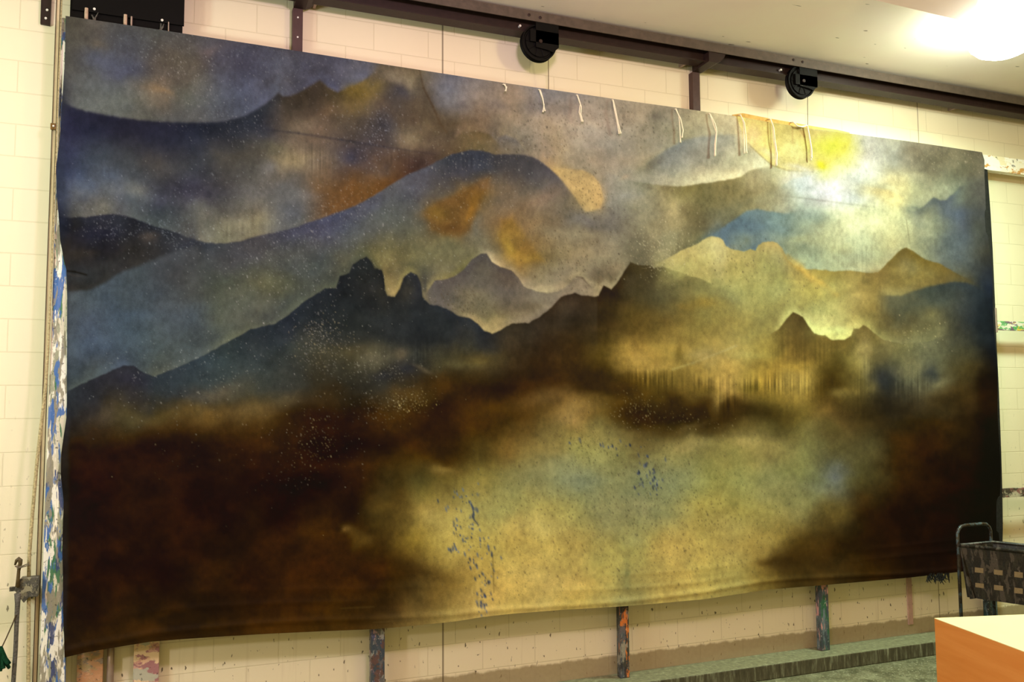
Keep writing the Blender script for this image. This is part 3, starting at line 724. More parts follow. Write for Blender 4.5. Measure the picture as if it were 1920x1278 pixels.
LIGHT_S = [[0.0069,0.0060,0.0043,0.0060,0.0052,0.0043,0.0060,0.0052,0.0043,0.0069,0.0052,0.0052,0.0069,0.0060,0.0052,0.0077,0.0060,0.0060,0.0086,0.0060,0.0060,0.0086,0.0069,0.0069,0.0104,0.0077,0.0077,0.0104,0.0077,0.0069,0.0104,0.0077,0.0077,0.0104,0.0077,0.0069,0.0095,0.0069,0.0060,0.0095,0.0069,0.0060,0.0086,0.0069,0.0052,0.0095,0.0077,0.0060,0.0077,0.0069,0.0052,0.0077,0.0069,0.0052,0.0095,0.0086,0.0060,0.0095,0.0095,0.0069,0.0171,0.0184,0.0147,0.0242,0.0275,0.0212,0.0367,0.0452,0.0367,0.0523,0.0655,0.0499,0.0452,0.0548,0.0430,0.0275,0.0328,0.0242,0.0147,0.0159,0.0114,0.0077,0.0086,0.0052,0.0060,0.0052,0.0034,0.0052,0.0052,0.0026],
[0.0069,0.0060,0.0043,0.0069,0.0052,0.0043,0.0069,0.0052,0.0052,0.0077,0.0060,0.0052,0.0077,0.0060,0.0052,0.0077,0.0060,0.0060,0.0086,0.0069,0.0060,0.0095,0.0069,0.0069,0.0104,0.0077,0.0077,0.0104,0.0077,0.0069,0.0104,0.0077,0.0077,0.0104,0.0077,0.0069,0.0095,0.0069,0.0060,0.0095,0.0069,0.0060,0.0086,0.0069,0.0052,0.0095,0.0077,0.0060,0.0077,0.0069,0.0052,0.0077,0.0069,0.0052,0.0095,0.0086,0.0060,0.0095,0.0095,0.0069,0.0171,0.0184,0.0147,0.0242,0.0275,0.0212,0.0367,0.0452,0.0367,0.0523,0.0655,0.0499,0.0452,0.0548,0.0430,0.0275,0.0328,0.0242,0.0147,0.0159,0.0114,0.0077,0.0086,0.0052,0.0060,0.0052,0.0034,0.0052,0.0052,0.0026],
[0.0077,0.0060,0.0052,0.0069,0.0060,0.0052,0.0077,0.0060,0.0052,0.0077,0.0060,0.0060,0.0086,0.0060,0.0060,0.0095,0.0069,0.0069,0.0104,0.0077,0.0077,0.0114,0.0086,0.0086,0.0124,0.0086,0.0095,0.0124,0.0086,0.0086,0.0114,0.0086,0.0077,0.0104,0.0077,0.0069,0.0095,0.0069,0.0060,0.0095,0.0077,0.0060,0.0086,0.0069,0.0052,0.0095,0.0077,0.0060,0.0077,0.0069,0.0052,0.0077,0.0069,0.0052,0.0095,0.0086,0.0060,0.0095,0.0095,0.0069,0.0171,0.0184,0.0147,0.0242,0.0275,0.0212,0.0367,0.0452,0.0367,0.0523,0.0655,0.0499,0.0452,0.0548,0.0430,0.0275,0.0328,0.0242,0.0147,0.0159,0.0114,0.0077,0.0086,0.0052,0.0060,0.0052,0.0034,0.0052,0.0052,0.0026],
[0.0077,0.0069,0.0052,0.0077,0.0060,0.0052,0.0077,0.0060,0.0052,0.0086,0.0069,0.0060,0.0086,0.0069,0.0060,0.0095,0.0069,0.0069,0.0124,0.0086,0.0086,0.0114,0.0086,0.0086,0.0124,0.0086,0.0095,0.0135,0.0095,0.0095,0.0124,0.0095,0.0086,0.0114,0.0086,0.0077,0.0114,0.0086,0.0077,0.0104,0.0086,0.0069,0.0095,0.0077,0.0060,0.0104,0.0086,0.0060,0.0095,0.0086,0.0060,0.0077,0.0069,0.0043,0.0114,0.0104,0.0077,0.0104,0.0114,0.0077,0.0184,0.0212,0.0159,0.0258,0.0292,0.0212,0.0367,0.0452,0.0367,0.0523,0.0655,0.0499,0.0452,0.0548,0.0430,0.0275,0.0328,0.0242,0.0147,0.0159,0.0114,0.0077,0.0086,0.0052,0.0060,0.0052,0.0034,0.0052,0.0052,0.0026],
[0.0077,0.0069,0.0052,0.0077,0.0060,0.0052,0.0077,0.0060,0.0060,0.0086,0.0069,0.0060,0.0095,0.0069,0.0069,0.0095,0.0069,0.0069,0.0114,0.0086,0.0077,0.0135,0.0095,0.0104,0.0124,0.0095,0.0095,0.0135,0.0095,0.0095,0.0124,0.0095,0.0086,0.0124,0.0095,0.0086,0.0114,0.0086,0.0077,0.0114,0.0095,0.0069,0.0104,0.0086,0.0060,0.0114,0.0095,0.0069,0.0114,0.0104,0.0069,0.0114,0.0114,0.0077,0.0135,0.0135,0.0104,0.0184,0.0198,0.0147,0.0242,0.0292,0.0212,0.0388,0.0475,0.0367,0.0523,0.0655,0.0499,0.0574,0.0712,0.0548,0.0499,0.0627,0.0475,0.0292,0.0348,0.0275,0.0147,0.0171,0.0124,0.0086,0.0086,0.0052,0.0060,0.0052,0.0034,0.0052,0.0052,0.0026],
[0.0077,0.0069,0.0052,0.0077,0.0060,0.0052,0.0077,0.0069,0.0060,0.0086,0.0069,0.0060,0.0095,0.0069,0.0069,0.0095,0.0077,0.0069,0.0104,0.0077,0.0077,0.0114,0.0086,0.0086,0.0135,0.0104,0.0104,0.0147,0.0104,0.0104,0.0135,0.0095,0.0095,0.0124,0.0095,0.0077,0.0114,0.0086,0.0077,0.0124,0.0095,0.0077,0.0104,0.0095,0.0069,0.0114,0.0104,0.0069,0.0124,0.0114,0.0077,0.0124,0.0124,0.0086,0.0147,0.0159,0.0114,0.0198,0.0227,0.0171,0.0258,0.0310,0.0227,0.0388,0.0499,0.0388,0.0548,0.0712,0.0548,0.0475,0.0600,0.0475,0.0409,0.0523,0.0388,0.0258,0.0310,0.0242,0.0147,0.0171,0.0124,0.0086,0.0095,0.0060,0.0069,0.0060,0.0034,0.0060,0.0052,0.0026],
[0.0077,0.0060,0.0052,0.0077,0.0060,0.0052,0.0077,0.0060,0.0060,0.0086,0.0060,0.0060,0.0086,0.0069,0.0060,0.0095,0.0069,0.0069,0.0104,0.0077,0.0077,0.0104,0.0077,0.0077,0.0135,0.0104,0.0104,0.0114,0.0086,0.0077,0.0124,0.0095,0.0086,0.0124,0.0095,0.0086,0.0114,0.0086,0.0069,0.0114,0.0095,0.0069,0.0114,0.0095,0.0069,0.0114,0.0095,0.0069,0.0114,0.0114,0.0077,0.0124,0.0124,0.0086,0.0147,0.0159,0.0114,0.0184,0.0212,0.0159,0.0227,0.0275,0.0198,0.0275,0.0348,0.0258,0.0328,0.0409,0.0310,0.0328,0.0409,0.0310,0.0258,0.0328,0.0242,0.0184,0.0212,0.0159,0.0124,0.0147,0.0104,0.0086,0.0095,0.0060,0.0069,0.0069,0.0034,0.0069,0.0060,0.0034],
[0.0077,0.0069,0.0060,0.0077,0.0060,0.0052,0.0077,0.0060,0.0052,0.0077,0.0060,0.0052,0.0086,0.0069,0.0060,0.0086,0.0069,0.0069,0.0095,0.0069,0.0069,0.0104,0.0077,0.0077,0.0114,0.0086,0.0086,0.0104,0.0077,0.0077,0.0114,0.0086,0.0077,0.0104,0.0086,0.0069,0.0104,0.0086,0.0069,0.0104,0.0086,0.0069,0.0104,0.0086,0.0069,0.0104,0.0095,0.0069,0.0114,0.0104,0.0069,0.0114,0.0114,0.0086,0.0135,0.0147,0.0104,0.0159,0.0184,0.0135,0.0184,0.0212,0.0159,0.0198,0.0242,0.0184,0.0212,0.0258,0.0198,0.0198,0.0242,0.0184,0.0159,0.0198,0.0147,0.0135,0.0159,0.0114,0.0104,0.0114,0.0077,0.0077,0.0086,0.0052,0.0069,0.0069,0.0034,0.0060,0.0060,0.0034],
[0.0077,0.0069,0.0060,0.0077,0.0060,0.0052,0.0069,0.0060,0.0052,0.0069,0.0060,0.0052,0.0077,0.0060,0.0052,0.0086,0.0060,0.0060,0.0086,0.0069,0.0060,0.0095,0.0069,0.0069,0.0095,0.0077,0.0069,0.0095,0.0077,0.0069,0.0104,0.0077,0.0069,0.0095,0.0077,0.0060,0.0095,0.0077,0.0060,0.0095,0.0077,0.0060,0.0095,0.0077,0.0060,0.0095,0.0086,0.0060,0.0095,0.0095,0.0060,0.0104,0.0104,0.0069,0.0104,0.0114,0.0077,0.0124,0.0135,0.0104,0.0135,0.0159,0.0114,0.0147,0.0171,0.0124,0.0147,0.0171,0.0124,0.0135,0.0159,0.0114,0.0114,0.0135,0.0095,0.0104,0.0114,0.0077,0.0086,0.0086,0.0052,0.0069,0.0069,0.0043,0.0069,0.0060,0.0034,0.0060,0.0060,0.0026],
[0.0077,0.0060,0.0052,0.0069,0.0060,0.0052,0.0069,0.0052,0.0043,0.0069,0.0052,0.0043,0.0069,0.0052,0.0043,0.0069,0.0052,0.0052,0.0077,0.0060,0.0052,0.0077,0.0060,0.0052,0.0086,0.0060,0.0052,0.0086,0.0060,0.0052,0.0086,0.0069,0.0052,0.0086,0.0069,0.0052,0.0086,0.0069,0.0052,0.0086,0.0069,0.0052,0.0086,0.0069,0.0052,0.0086,0.0077,0.0052,0.0086,0.0077,0.0052,0.0086,0.0086,0.0060,0.0095,0.0095,0.0069,0.0095,0.0104,0.0069,0.0104,0.0114,0.0086,0.0104,0.0124,0.0086,0.0104,0.0124,0.0086,0.0095,0.0114,0.0077,0.0086,0.0095,0.0060,0.0077,0.0086,0.0052,0.0069,0.0069,0.0043,0.0069,0.0060,0.0034,0.0060,0.0052,0.0026,0.0060,0.0052,0.0026],
[0.0060,0.0052,0.0043,0.0060,0.0052,0.0043,0.0060,0.0052,0.0043,0.0060,0.0052,0.0043,0.0060,0.0052,0.0043,0.0069,0.0052,0.0043,0.0069,0.0052,0.0043,0.0069,0.0052,0.0043,0.0069,0.0052,0.0043,0.0069,0.0052,0.0043,0.0069,0.0060,0.0043,0.0069,0.0060,0.0043,0.0069,0.0060,0.0043,0.0069,0.0060,0.0043,0.0069,0.0060,0.0043,0.0069,0.0069,0.0043,0.0069,0.0069,0.0043,0.0077,0.0069,0.0052,0.0077,0.0077,0.0052,0.0077,0.0077,0.0052,0.0077,0.0077,0.0052,0.0077,0.0077,0.0052,0.0077,0.0086,0.0060,0.0077,0.0077,0.0052,0.0077,0.0077,0.0052,0.0069,0.0069,0.0043,0.0060,0.0060,0.0034,0.0060,0.0052,0.0026,0.0060,0.0052,0.0026,0.0060,0.0052,0.0026],
[0.0069,0.0060,0.0052,0.0060,0.0052,0.0043,0.0060,0.0052,0.0043,0.0060,0.0043,0.0034,0.0060,0.0043,0.0034,0.0060,0.0043,0.0034,0.0060,0.0043,0.0034,0.0060,0.0043,0.0034,0.0060,0.0043,0.0034,0.0060,0.0052,0.0034,0.0060,0.0052,0.0034,0.0060,0.0052,0.0034,0.0060,0.0052,0.0034,0.0060,0.0052,0.0034,0.0060,0.0052,0.0034,0.0060,0.0060,0.0034,0.0060,0.0060,0.0043,0.0060,0.0060,0.0043,0.0060,0.0060,0.0043,0.0069,0.0069,0.0043,0.0069,0.0069,0.0043,0.0069,0.0069,0.0043,0.0060,0.0069,0.0043,0.0060,0.0060,0.0034,0.0060,0.0060,0.0034,0.0060,0.0052,0.0034,0.0060,0.0052,0.0026,0.0052,0.0052,0.0026,0.0052,0.0052,0.0026,0.0060,0.0052,0.0026],
[0.0069,0.0060,0.0043,0.0060,0.0052,0.0034,0.0052,0.0043,0.0034,0.0052,0.0043,0.0034,0.0052,0.0043,0.0034,0.0052,0.0043,0.0034,0.0052,0.0043,0.0034,0.0052,0.0043,0.0034,0.0052,0.0043,0.0034,0.0052,0.0043,0.0034,0.0052,0.0043,0.0034,0.0052,0.0043,0.0034,0.0052,0.0043,0.0034,0.0052,0.0043,0.0034,0.0052,0.0043,0.0034,0.0052,0.0052,0.0034,0.0052,0.0052,0.0034,0.0052,0.0052,0.0034,0.0052,0.0052,0.0034,0.0060,0.0052,0.0034,0.0060,0.0052,0.0034,0.0052,0.0052,0.0034,0.0052,0.0052,0.0034,0.0052,0.0052,0.0034,0.0052,0.0052,0.0026,0.0052,0.0052,0.0026,0.0052,0.0043,0.0026,0.0052,0.0043,0.0026,0.0052,0.0043,0.0017,0.0052,0.0043,0.0017],
[0.0052,0.0043,0.0034,0.0052,0.0043,0.0034,0.0052,0.0043,0.0034,0.0052,0.0043,0.0034,0.0052,0.0043,0.0034,0.0043,0.0034,0.0026,0.0043,0.0034,0.0026,0.0043,0.0034,0.0026,0.0043,0.0034,0.0026,0.0043,0.0034,0.0026,0.0043,0.0034,0.0026,0.0043,0.0034,0.0026,0.0043,0.0034,0.0026,0.0052,0.0043,0.0026,0.0052,0.0043,0.0026,0.0052,0.0043,0.0026,0.0052,0.0043,0.0026,0.0052,0.0043,0.0026,0.0052,0.0043,0.0026,0.0052,0.0043,0.0026,0.0052,0.0043,0.0026,0.0052,0.0043,0.0026,0.0052,0.0043,0.0026,0.0043,0.0043,0.0026,0.0043,0.0043,0.0026,0.0043,0.0043,0.0026,0.0052,0.0043,0.0026,0.0052,0.0043,0.0017,0.0052,0.0043,0.0017,0.0052,0.0043,0.0017],
[0.0043,0.0034,0.0026,0.0043,0.0043,0.0026,0.0043,0.0034,0.0026,0.0043,0.0034,0.0026,0.0043,0.0034,0.0026,0.0043,0.0034,0.0026,0.0043,0.0034,0.0026,0.0043,0.0034,0.0026,0.0043,0.0034,0.0026,0.0043,0.0034,0.0026,0.0043,0.0034,0.0026,0.0043,0.0034,0.0026,0.0043,0.0034,0.0026,0.0043,0.0034,0.0026,0.0043,0.0034,0.0026,0.0043,0.0034,0.0026,0.0043,0.0034,0.0026,0.0043,0.0043,0.0026,0.0043,0.0043,0.0026,0.0043,0.0043,0.0026,0.0043,0.0043,0.0026,0.0043,0.0034,0.0026,0.0043,0.0043,0.0026,0.0043,0.0043,0.0026,0.0043,0.0034,0.0017,0.0043,0.0034,0.0017,0.0043,0.0034,0.0017,0.0043,0.0034,0.0017,0.0052,0.0043,0.0017,0.0052,0.0043,0.0017],
[0.0052,0.0043,0.0034,0.0043,0.0034,0.0026,0.0043,0.0034,0.0026,0.0043,0.0034,0.0026,0.0043,0.0034,0.0026,0.0034,0.0034,0.0026,0.0034,0.0026,0.0017,0.0034,0.0034,0.0017,0.0043,0.0034,0.0026,0.0034,0.0034,0.0017,0.0034,0.0034,0.0017,0.0034,0.0034,0.0017,0.0034,0.0034,0.0017,0.0034,0.0034,0.0017,0.0043,0.0034,0.0017,0.0034,0.0034,0.0017,0.0043,0.0034,0.0017,0.0043,0.0034,0.0017,0.0043,0.0034,0.0026,0.0043,0.0034,0.0017,0.0043,0.0034,0.0017,0.0043,0.0034,0.0017,0.0034,0.0034,0.0017,0.0034,0.0034,0.0017,0.0034,0.0034,0.0017,0.0034,0.0034,0.0017,0.0043,0.0034,0.0017,0.0043,0.0034,0.0017,0.0043,0.0034,0.0017,0.0043,0.0034,0.0017],
[0.0043,0.0034,0.0026,0.0043,0.0034,0.0026,0.0043,0.0034,0.0026,0.0043,0.0034,0.0026,0.0034,0.0026,0.0017,0.0034,0.0026,0.0017,0.0034,0.0026,0.0017,0.0034,0.0026,0.0017,0.0034,0.0026,0.0017,0.0034,0.0026,0.0017,0.0034,0.0034,0.0017,0.0034,0.0026,0.0017,0.0034,0.0026,0.0017,0.0034,0.0026,0.0017,0.0034,0.0026,0.0017,0.0034,0.0034,0.0017,0.0034,0.0026,0.0017,0.0034,0.0026,0.0017,0.0034,0.0034,0.0017,0.0034,0.0034,0.0017,0.0034,0.0034,0.0017,0.0034,0.0026,0.0017,0.0034,0.0026,0.0017,0.0034,0.0026,0.0017,0.0026,0.0026,0.0017,0.0026,0.0026,0.0017,0.0034,0.0026,0.0017,0.0034,0.0026,0.0009,0.0043,0.0034,0.0017,0.0043,0.0034,0.0017],
[0.0034,0.0034,0.0017,0.0034,0.0034,0.0017,0.0034,0.0034,0.0026,0.0034,0.0034,0.0017,0.0034,0.0026,0.0017,0.0034,0.0026,0.0017,0.0034,0.0026,0.0017,0.0034,0.0026,0.0017,0.0034,0.0026,0.0017,0.0034,0.0026,0.0017,0.0034,0.0026,0.0017,0.0034,0.0026,0.0017,0.0034,0.0026,0.0017,0.0034,0.0026,0.0017,0.0034,0.0026,0.0017,0.0034,0.0026,0.0017,0.0034,0.0026,0.0017,0.0034,0.0026,0.0017,0.0034,0.0026,0.0017,0.0034,0.0026,0.0017,0.0034,0.0026,0.0017,0.0026,0.0026,0.0017,0.0034,0.0026,0.0017,0.0026,0.0026,0.0017,0.0026,0.0026,0.0017,0.0026,0.0026,0.0017,0.0026,0.0026,0.0009,0.0034,0.0026,0.0017,0.0043,0.0034,0.0017,0.0043,0.0034,0.0017],
[0.0034,0.0026,0.0017,0.0034,0.0026,0.0017,0.0034,0.0026,0.0017,0.0034,0.0026,0.0017,0.0034,0.0026,0.0017,0.0034,0.0026,0.0017,0.0026,0.0026,0.0017,0.0026,0.0026,0.0017,0.0034,0.0026,0.0017,0.0026,0.0026,0.0017,0.0034,0.0026,0.0017,0.0034,0.0026,0.0017,0.0034,0.0026,0.0017,0.0034,0.0026,0.0017,0.0034,0.0026,0.0017,0.0034,0.0026,0.0017,0.0034,0.0026,0.0017,0.0026,0.0026,0.0017,0.0026,0.0026,0.0017,0.0034,0.0026,0.0017,0.0034,0.0026,0.0017,0.0026,0.0026,0.0017,0.0034,0.0026,0.0017,0.0026,0.0026,0.0017,0.0026,0.0026,0.0017,0.0026,0.0026,0.0017,0.0026,0.0026,0.0009,0.0034,0.0026,0.0017,0.0043,0.0034,0.0017,0.0043,0.0034,0.0017],
[0.0043,0.0034,0.0026,0.0034,0.0034,0.0026,0.0034,0.0026,0.0017,0.0026,0.0026,0.0017,0.0026,0.0026,0.0017,0.0026,0.0026,0.0017,0.0026,0.0026,0.0017,0.0026,0.0026,0.0017,0.0034,0.0026,0.0017,0.0034,0.0026,0.0017,0.0034,0.0026,0.0017,0.0034,0.0026,0.0017,0.0034,0.0026,0.0017,0.0034,0.0026,0.0017,0.0034,0.0026,0.0017,0.0034,0.0026,0.0017,0.0034,0.0026,0.0017,0.0026,0.0026,0.0017,0.0026,0.0026,0.0017,0.0034,0.0026,0.0017,0.0034,0.0026,0.0017,0.0026,0.0026,0.0017,0.0034,0.0026,0.0017,0.0026,0.0026,0.0017,0.0026,0.0026,0.0017,0.0026,0.0026,0.0017,0.0026,0.0026,0.0009,0.0034,0.0026,0.0017,0.0043,0.0034,0.0017,0.0043,0.0034,0.0017]]
# ------------------------------------------------------------------ the painted drop
rng = np.random.default_rng(7)
YC = -0.17
PW, PH = 1920, 1278
yy, xx = np.mgrid[0:PH, 0:PW].astype(np.float32)


def vnoise(x, y, seed):
    """smooth value noise"""
    xi = np.floor(x).astype(np.int64); yi = np.floor(y).astype(np.int64)
    fx = (x - xi); fy = (y - yi)
    fx = fx * fx * (3 - 2 * fx); fy = fy * fy * (3 - 2 * fy)
    tab = np.random.default_rng(seed).random((256, 256)).astype(np.float32)
    g = lambda a, b: tab[a & 255, b & 255]
    return ((g(yi, xi) * (1 - fx) + g(yi, xi + 1) * fx) * (1 - fy) + (g(yi + 1, xi) * (1 - fx) + g(yi + 1, xi + 1) * fx) * fy) - 0.5


def fbm(x, y, seed, octs=4, gain=0.5):
    s = 0; a = 1.0; t = 0
    for k in range(octs):
        s = s + a * vnoise(x * 2 ** k, y * 2 ** k, seed + k); t += a; a *= gain
    return s / t * 2


# how the mixed paint dries: swatch -> colour on the cloth
DRY = np.array([[0.607, -0.196, 0.053], [0.439, 1.325, 0.353], [-0.044, -0.168, 0.564], [-0.182, -0.179, -0.24], [0.314, 0.237, 0.149], [-0.136, -0.032, 0.053], [0.054, 0.026, 0.013]])


def rgb(h):
    if h[0] == '!': return np.array([int(h[i:i + 2], 16) / 255. for i in (1, 3, 5)], np.float32)
    g = np.array([int(h[i:i + 2], 16) / 255. for i in (0, 2, 4)])
    o = np.concatenate([g, np.sqrt(g), [1.0]]) @ DRY
    w = np.clip((g[2] / max(g[0], 0.01) - 0.7) / 0.25, 0, 1) * np.clip((0.30 - g.max()) / 0.08, 0, 1)
    return np.clip(o * (1 - w) + g * 1.12 * w, 0.004, 1.0).astype(np.float32)


# colours of the painting on a 60 px lattice: rows from y=60, columns from x=120
ROWS = '''
48463f 504d4b 4a4c52 4a4d50 4c4c54 4c4e60 4a4e62 4c5068 4c5068 4c5068 4c5068 4c5068 5c6280 6c6a78 7a7478 7f7a7e 8a7f7a 9a8a78 a3937a 9c9078 c0b486 c9bd90 d9b860 f0e070 f0e070 e8f0d0 d0d8b0 b0b090 8a8a70 707060
4a4c4a 4b525c 47506a 4c4a50 5a5450 4a4e66 474c6a 525c7c 4a4e66 565e7c 655c4c 82704f 5c6280 6c6a78 7a7478 7f7a7e 8a7f7a 9a8a78 a3937a 9c9078 c0b486 c9bd90 d9b860 f0e070 f0e070 e8f0d0 d0d8b0 b0b090 8a8a70 707060
3c4048 56606a 64727a 80705e 5c6668 505a74 56628a 4a4440 403830 745c30 665540 4a4038 6e7080 8a7e78 9a8674 7f7a7e 8a7f7a 9a8a78 a3937a 9c9078 c0b486 c9bd90 d9b860 f0e070 f0e070 e8f0d0 d0d8b0 b0b090 8a8a70 707060
282838 2c2c38 2c2c38 2a2c38 2f3038 33333a 34343c 6a5c50 6e5c48 4c4438 3e3a38 84725a 4c4238 6a5c50 80766e a08a72 a88e74 9a8a78 a3937a 8c8470 c0b486 c9bd90 d9b860 f0e070 f0f0a0 e8f0d0 d0d8b0 a0a080 8a8a70 707060
2a3044 324054 3c4450 4a4848 3c3c3e 48443f 4a4844 80705a 6a5e50 3c3a44 5a4a40 3e3434 3a3c50 2f3a50 3c3f4e 6a6468 a08c70 8a7e70 8a8470 8a9090 8c9288 b4b890 d8d8a0 f2ec80 fff850 e8f0d0 b8bfa0 7f7a5c 7c7c60 60625c
2c3c5c 50586a 4c5668 3e4050 3c3a50 42424c 5a5c64 5a5a60 6a5034 7a5224 4c5468 454e66 5c5448 80602c 6a6058 7a6a5c 9a7e54 8f887e 8a8a7c a09874 6e6848 6c6a48 8f9068 c8e0c8 f4fff0 fdffe0 f0d880 aab080 6f7a68 5a6060
20202a 34302c 2c2a2c 28282a 4c5050 6a685c 7c7868 3c4460 46506e 4a5260 4c5458 4c5254 6a4c24 62605c 8a6840 8a6c4c 6e6458 6a6868 847e64 8a8460 5e583c 5f7a88 547890 7a9488 b8c890 f4f4a0 e8e898 8a9880 4c5c78 384048
28241f 2a2622 2e2a26 34302c 3e444c 3c4450 3e464c 3e4848 3a4444 4a4c40 5a583c 585840 66644a 58564e 8a6a30 7a6848 8a7a60 8a826c 5a5848 8a8462 b0a058 b8a850 9a9048 7f9078 a0a878 8fa080 98905a 6a7a78 4c6074 3a3c34
2f3a4a 34445c 36465c 3a4654 3c4850 3c4640 464c38 3e4a44 3a403c 1f2222 6e6440 2a2c2a 5c5c60 605e60 5e5c60 8c8068 726a64 302820 3c3826 484430 78703c 8a8448 9a9048 a8963c a09648 8a7c40 6c6030 60603c 30363c 1c2430
34445c 36486a 3a4c68 3c4e66 3a4c60 445250 38444c 262c2c 262a28 22241f 1f211f 24262a 2a2c30 60604c 5c564a 2c2820 241f18 30281a 4c3c1c 6a5c28 7a6e30 8c7c38 80743c 4f4020 c0b068 70602c 4a4428 3a3c30 2a3034 141c24
3a4c64 34486a 34465e 3c4c58 344048 2c3436 2c3232 2c302a 34362c 38382a 3c3e34 30322e 33332a 4a4024 30281a 2c2012 38280f 4c3c14 9a7c34 9a7f38 8a7a38 a08a40 8a702c 6a5024 50441f 8a7a40 4c4c34 5c604c 3c3f30 14181c
1f2528 262624 28262a 24282a 2a2e2c 34362f 34342c 2c2c28 26241c 22221c 2a2a26 26221c 2c200f 24180a 1f1408 261a0a 30220e 2a1f0c 5a4614 5c4a1c 7a6428 9a7c30 7f6220 9a7a38 30240c 5c5028 282a26 5c5c44 2a2818 100e0c
1a1816 2c261f 3a3220 362a14 4c3c1c 3a2c14 403014 241808 150c04 1a1004 3c280f 2c1c0a 1f1206 30200c 3c2a0f 4a3814 7a5c24 5c4818 2a1f08 1c1404 1f1606 3a2c10 3a3418 5c4c20 6a5024 2c2410 1c1a10 1f1808 20180a 0c0a08
1a1208 140c05 160d04 140c05 1a1006 1f1206 241404 1a0f04 140a03 140b03 1a0f04 281906 30200a 42361a 6a5428 7a6a34 86803c 7c7c44 6a5c2c 7c7840 6a6030 787038 74683a 6c6a3c 4c4424 4a4424 1f1a0c 1a1206 1c1406 080604
120a04 160c04 1a0f05 160d05 160c04 1a0f04 180c04 120903 120903 241404 2c2410 3a3418 54481f 6a6030 70683c 6e7048 5c6850 6c7048 6a6c48 6a7250 7a783c 6c7044 747448 64683c 585c50 46401c 241808 20140a 160e06 060402
100a04 120a04 1a0f05 160d04 180d04 120a04 1a0f04 120903 1c1104 120c05 3a3010 7a6424 8a7430 8c7c38 7a7840 888040 807c40 646848 606850 70744a 8a7c34 7c7434 84783a 7c7440 4c4018 1a1206 140c04 160e05 0f0905 060402
140c05 150c04 180e05 160d04 160c04 1a0f05 1a0f05 201206 241505 241606 2c200a 6a5414 8a742c 9a8230 9c8434 9c883c 94803a 847a3c 847c3c 968038 968238 94823c 7c6828 3a2c0c 1a1205 181005 140c04 120a04 0f0905 060402
180e06 140c04 1c1006 160c05 1c1106 1a1006 1a0e04 1c1005 1c1005 1f1205 1c1004 2c1f0a 6a5018 a08430 a88e3c a48c40 9a843c 8a7c38 80743a 9c8438 9c8a3c 8a7a34 6e5c1f 34280c 34280e 221806 181006 140c06 140c06 060402
140c06 140c05 181006 1c1206 1a1106 1a1006 221408 281808 20140a 2c1c0a 3c2c14 6a5424 967a34 a8883c a88e3c a48c40 a08a3c 9a843c 80743a 9c8438 9c8a3c 8a7a34 6e5c1f 34280c 34280e 221806 181006 140c06 140c06 060402
1f1508 1f1508 1f1508 241808 241808 241808 2a1c08 301f0a 30200c 3c2a10 4a3818 6a5424 967a34 a8883c a88e3c a48c40 a08a3c 9a843c 80743a 9c8438 9c8a3c 8a7a34 6e5c1f 34280c 34280e 221806 181006 140c06 140c06 060402
'''.split('\n')
G = np.array([[rgb(c) for c in r.split()] for r in ROWS if r.strip()], np.float32)


def sample_grid(G, gx, gy):
    gx = np.clip(gx, 0, G.shape[1] - 1.001); gy = np.clip(gy, 0, G.shape[0] - 1.001)
    xi = gx.astype(int); yi = gy.astype(int); fx = (gx - xi)[..., None]; fy = (gy - yi)[..., None]
    fx = fx * fx * (3 - 2 * fx) * 0.5 + fx * 0.5; fy = fy * fy * (3 - 2 * fy) * 0.5 + fy * 0.5
    return (G[yi, xi] * (1 - fx) + G[yi, xi + 1] * fx) * (1 - fy) + (G[yi + 1, xi] * (1 - fx) + G[yi + 1, xi + 1] * fx) * fy


wx = fbm(xx / 70, yy / 60, 11, 4) * 26; wy = fbm(xx / 70, yy / 60, 31, 4) * 22
P = sample_grid(G, (xx + wx - 120) / 60, (yy + wy - 60) / 60).astype(np.float32)


def over(col, a):
    global P
    P = P * (1 - a[..., None]) + np.asarray(col, np.float32) * a[..., None]


def poly_mask(pts, soft):
    """signed distance to a polygon, softened"""
    xs = [p[0] for p in pts]; ys = [p[1] for p in pts]
    x0, x1 = int(max(0, min(xs) - 3 * soft - 4)), int(min(PW, max(xs) + 3 * soft + 4))
    y0, y1 = int(max(0, min(ys) - 3 * soft - 4)), int(min(PH, max(ys) + 3 * soft + 4))
    X = xx[y0:y1, x0:x1] + 0.12 * wx[y0:y1, x0:x1]; Y = yy[y0:y1, x0:x1] + 0.12 * wy[y0:y1, x0:x1]
    d = np.full(X.shape, 1e9, np.float32); ins = np.zeros(X.shape, bool)
    n = len(pts)
    for i in range(n):
        ax, ay = pts[i]; bx_, by_ = pts[(i + 1) % n]
        ex_, ey_ = bx_ - ax, by_ - ay
        t = np.clip(((X - ax) * ex_ + (Y - ay) * ey_) / (ex_ * ex_ + ey_ * ey_ + 1e-9), 0, 1)
        d = np.minimum(d, np.hypot(X - ax - t * ex_, Y - ay - t * ey_))
        c = (ay > Y) != (by_ > Y)
        ins ^= c & (X < (bx_ - ax) * (Y - ay) / (by_ - ay + 1e-9) + ax)
    sd = np.where(ins, d, -d)
    return (slice(y0, y1), slice(x0, x1)), 1 / (1 + np.exp(-np.clip(sd / (soft * 0.35), -30, 30)))


def patch(pts, col, soft=3, alpha=1.0):
    sl, m = poly_mask(pts, soft)
    m = (m * alpha)[..., None]
    P[sl] = P[sl] * (1 - m) + rgb(col) * m


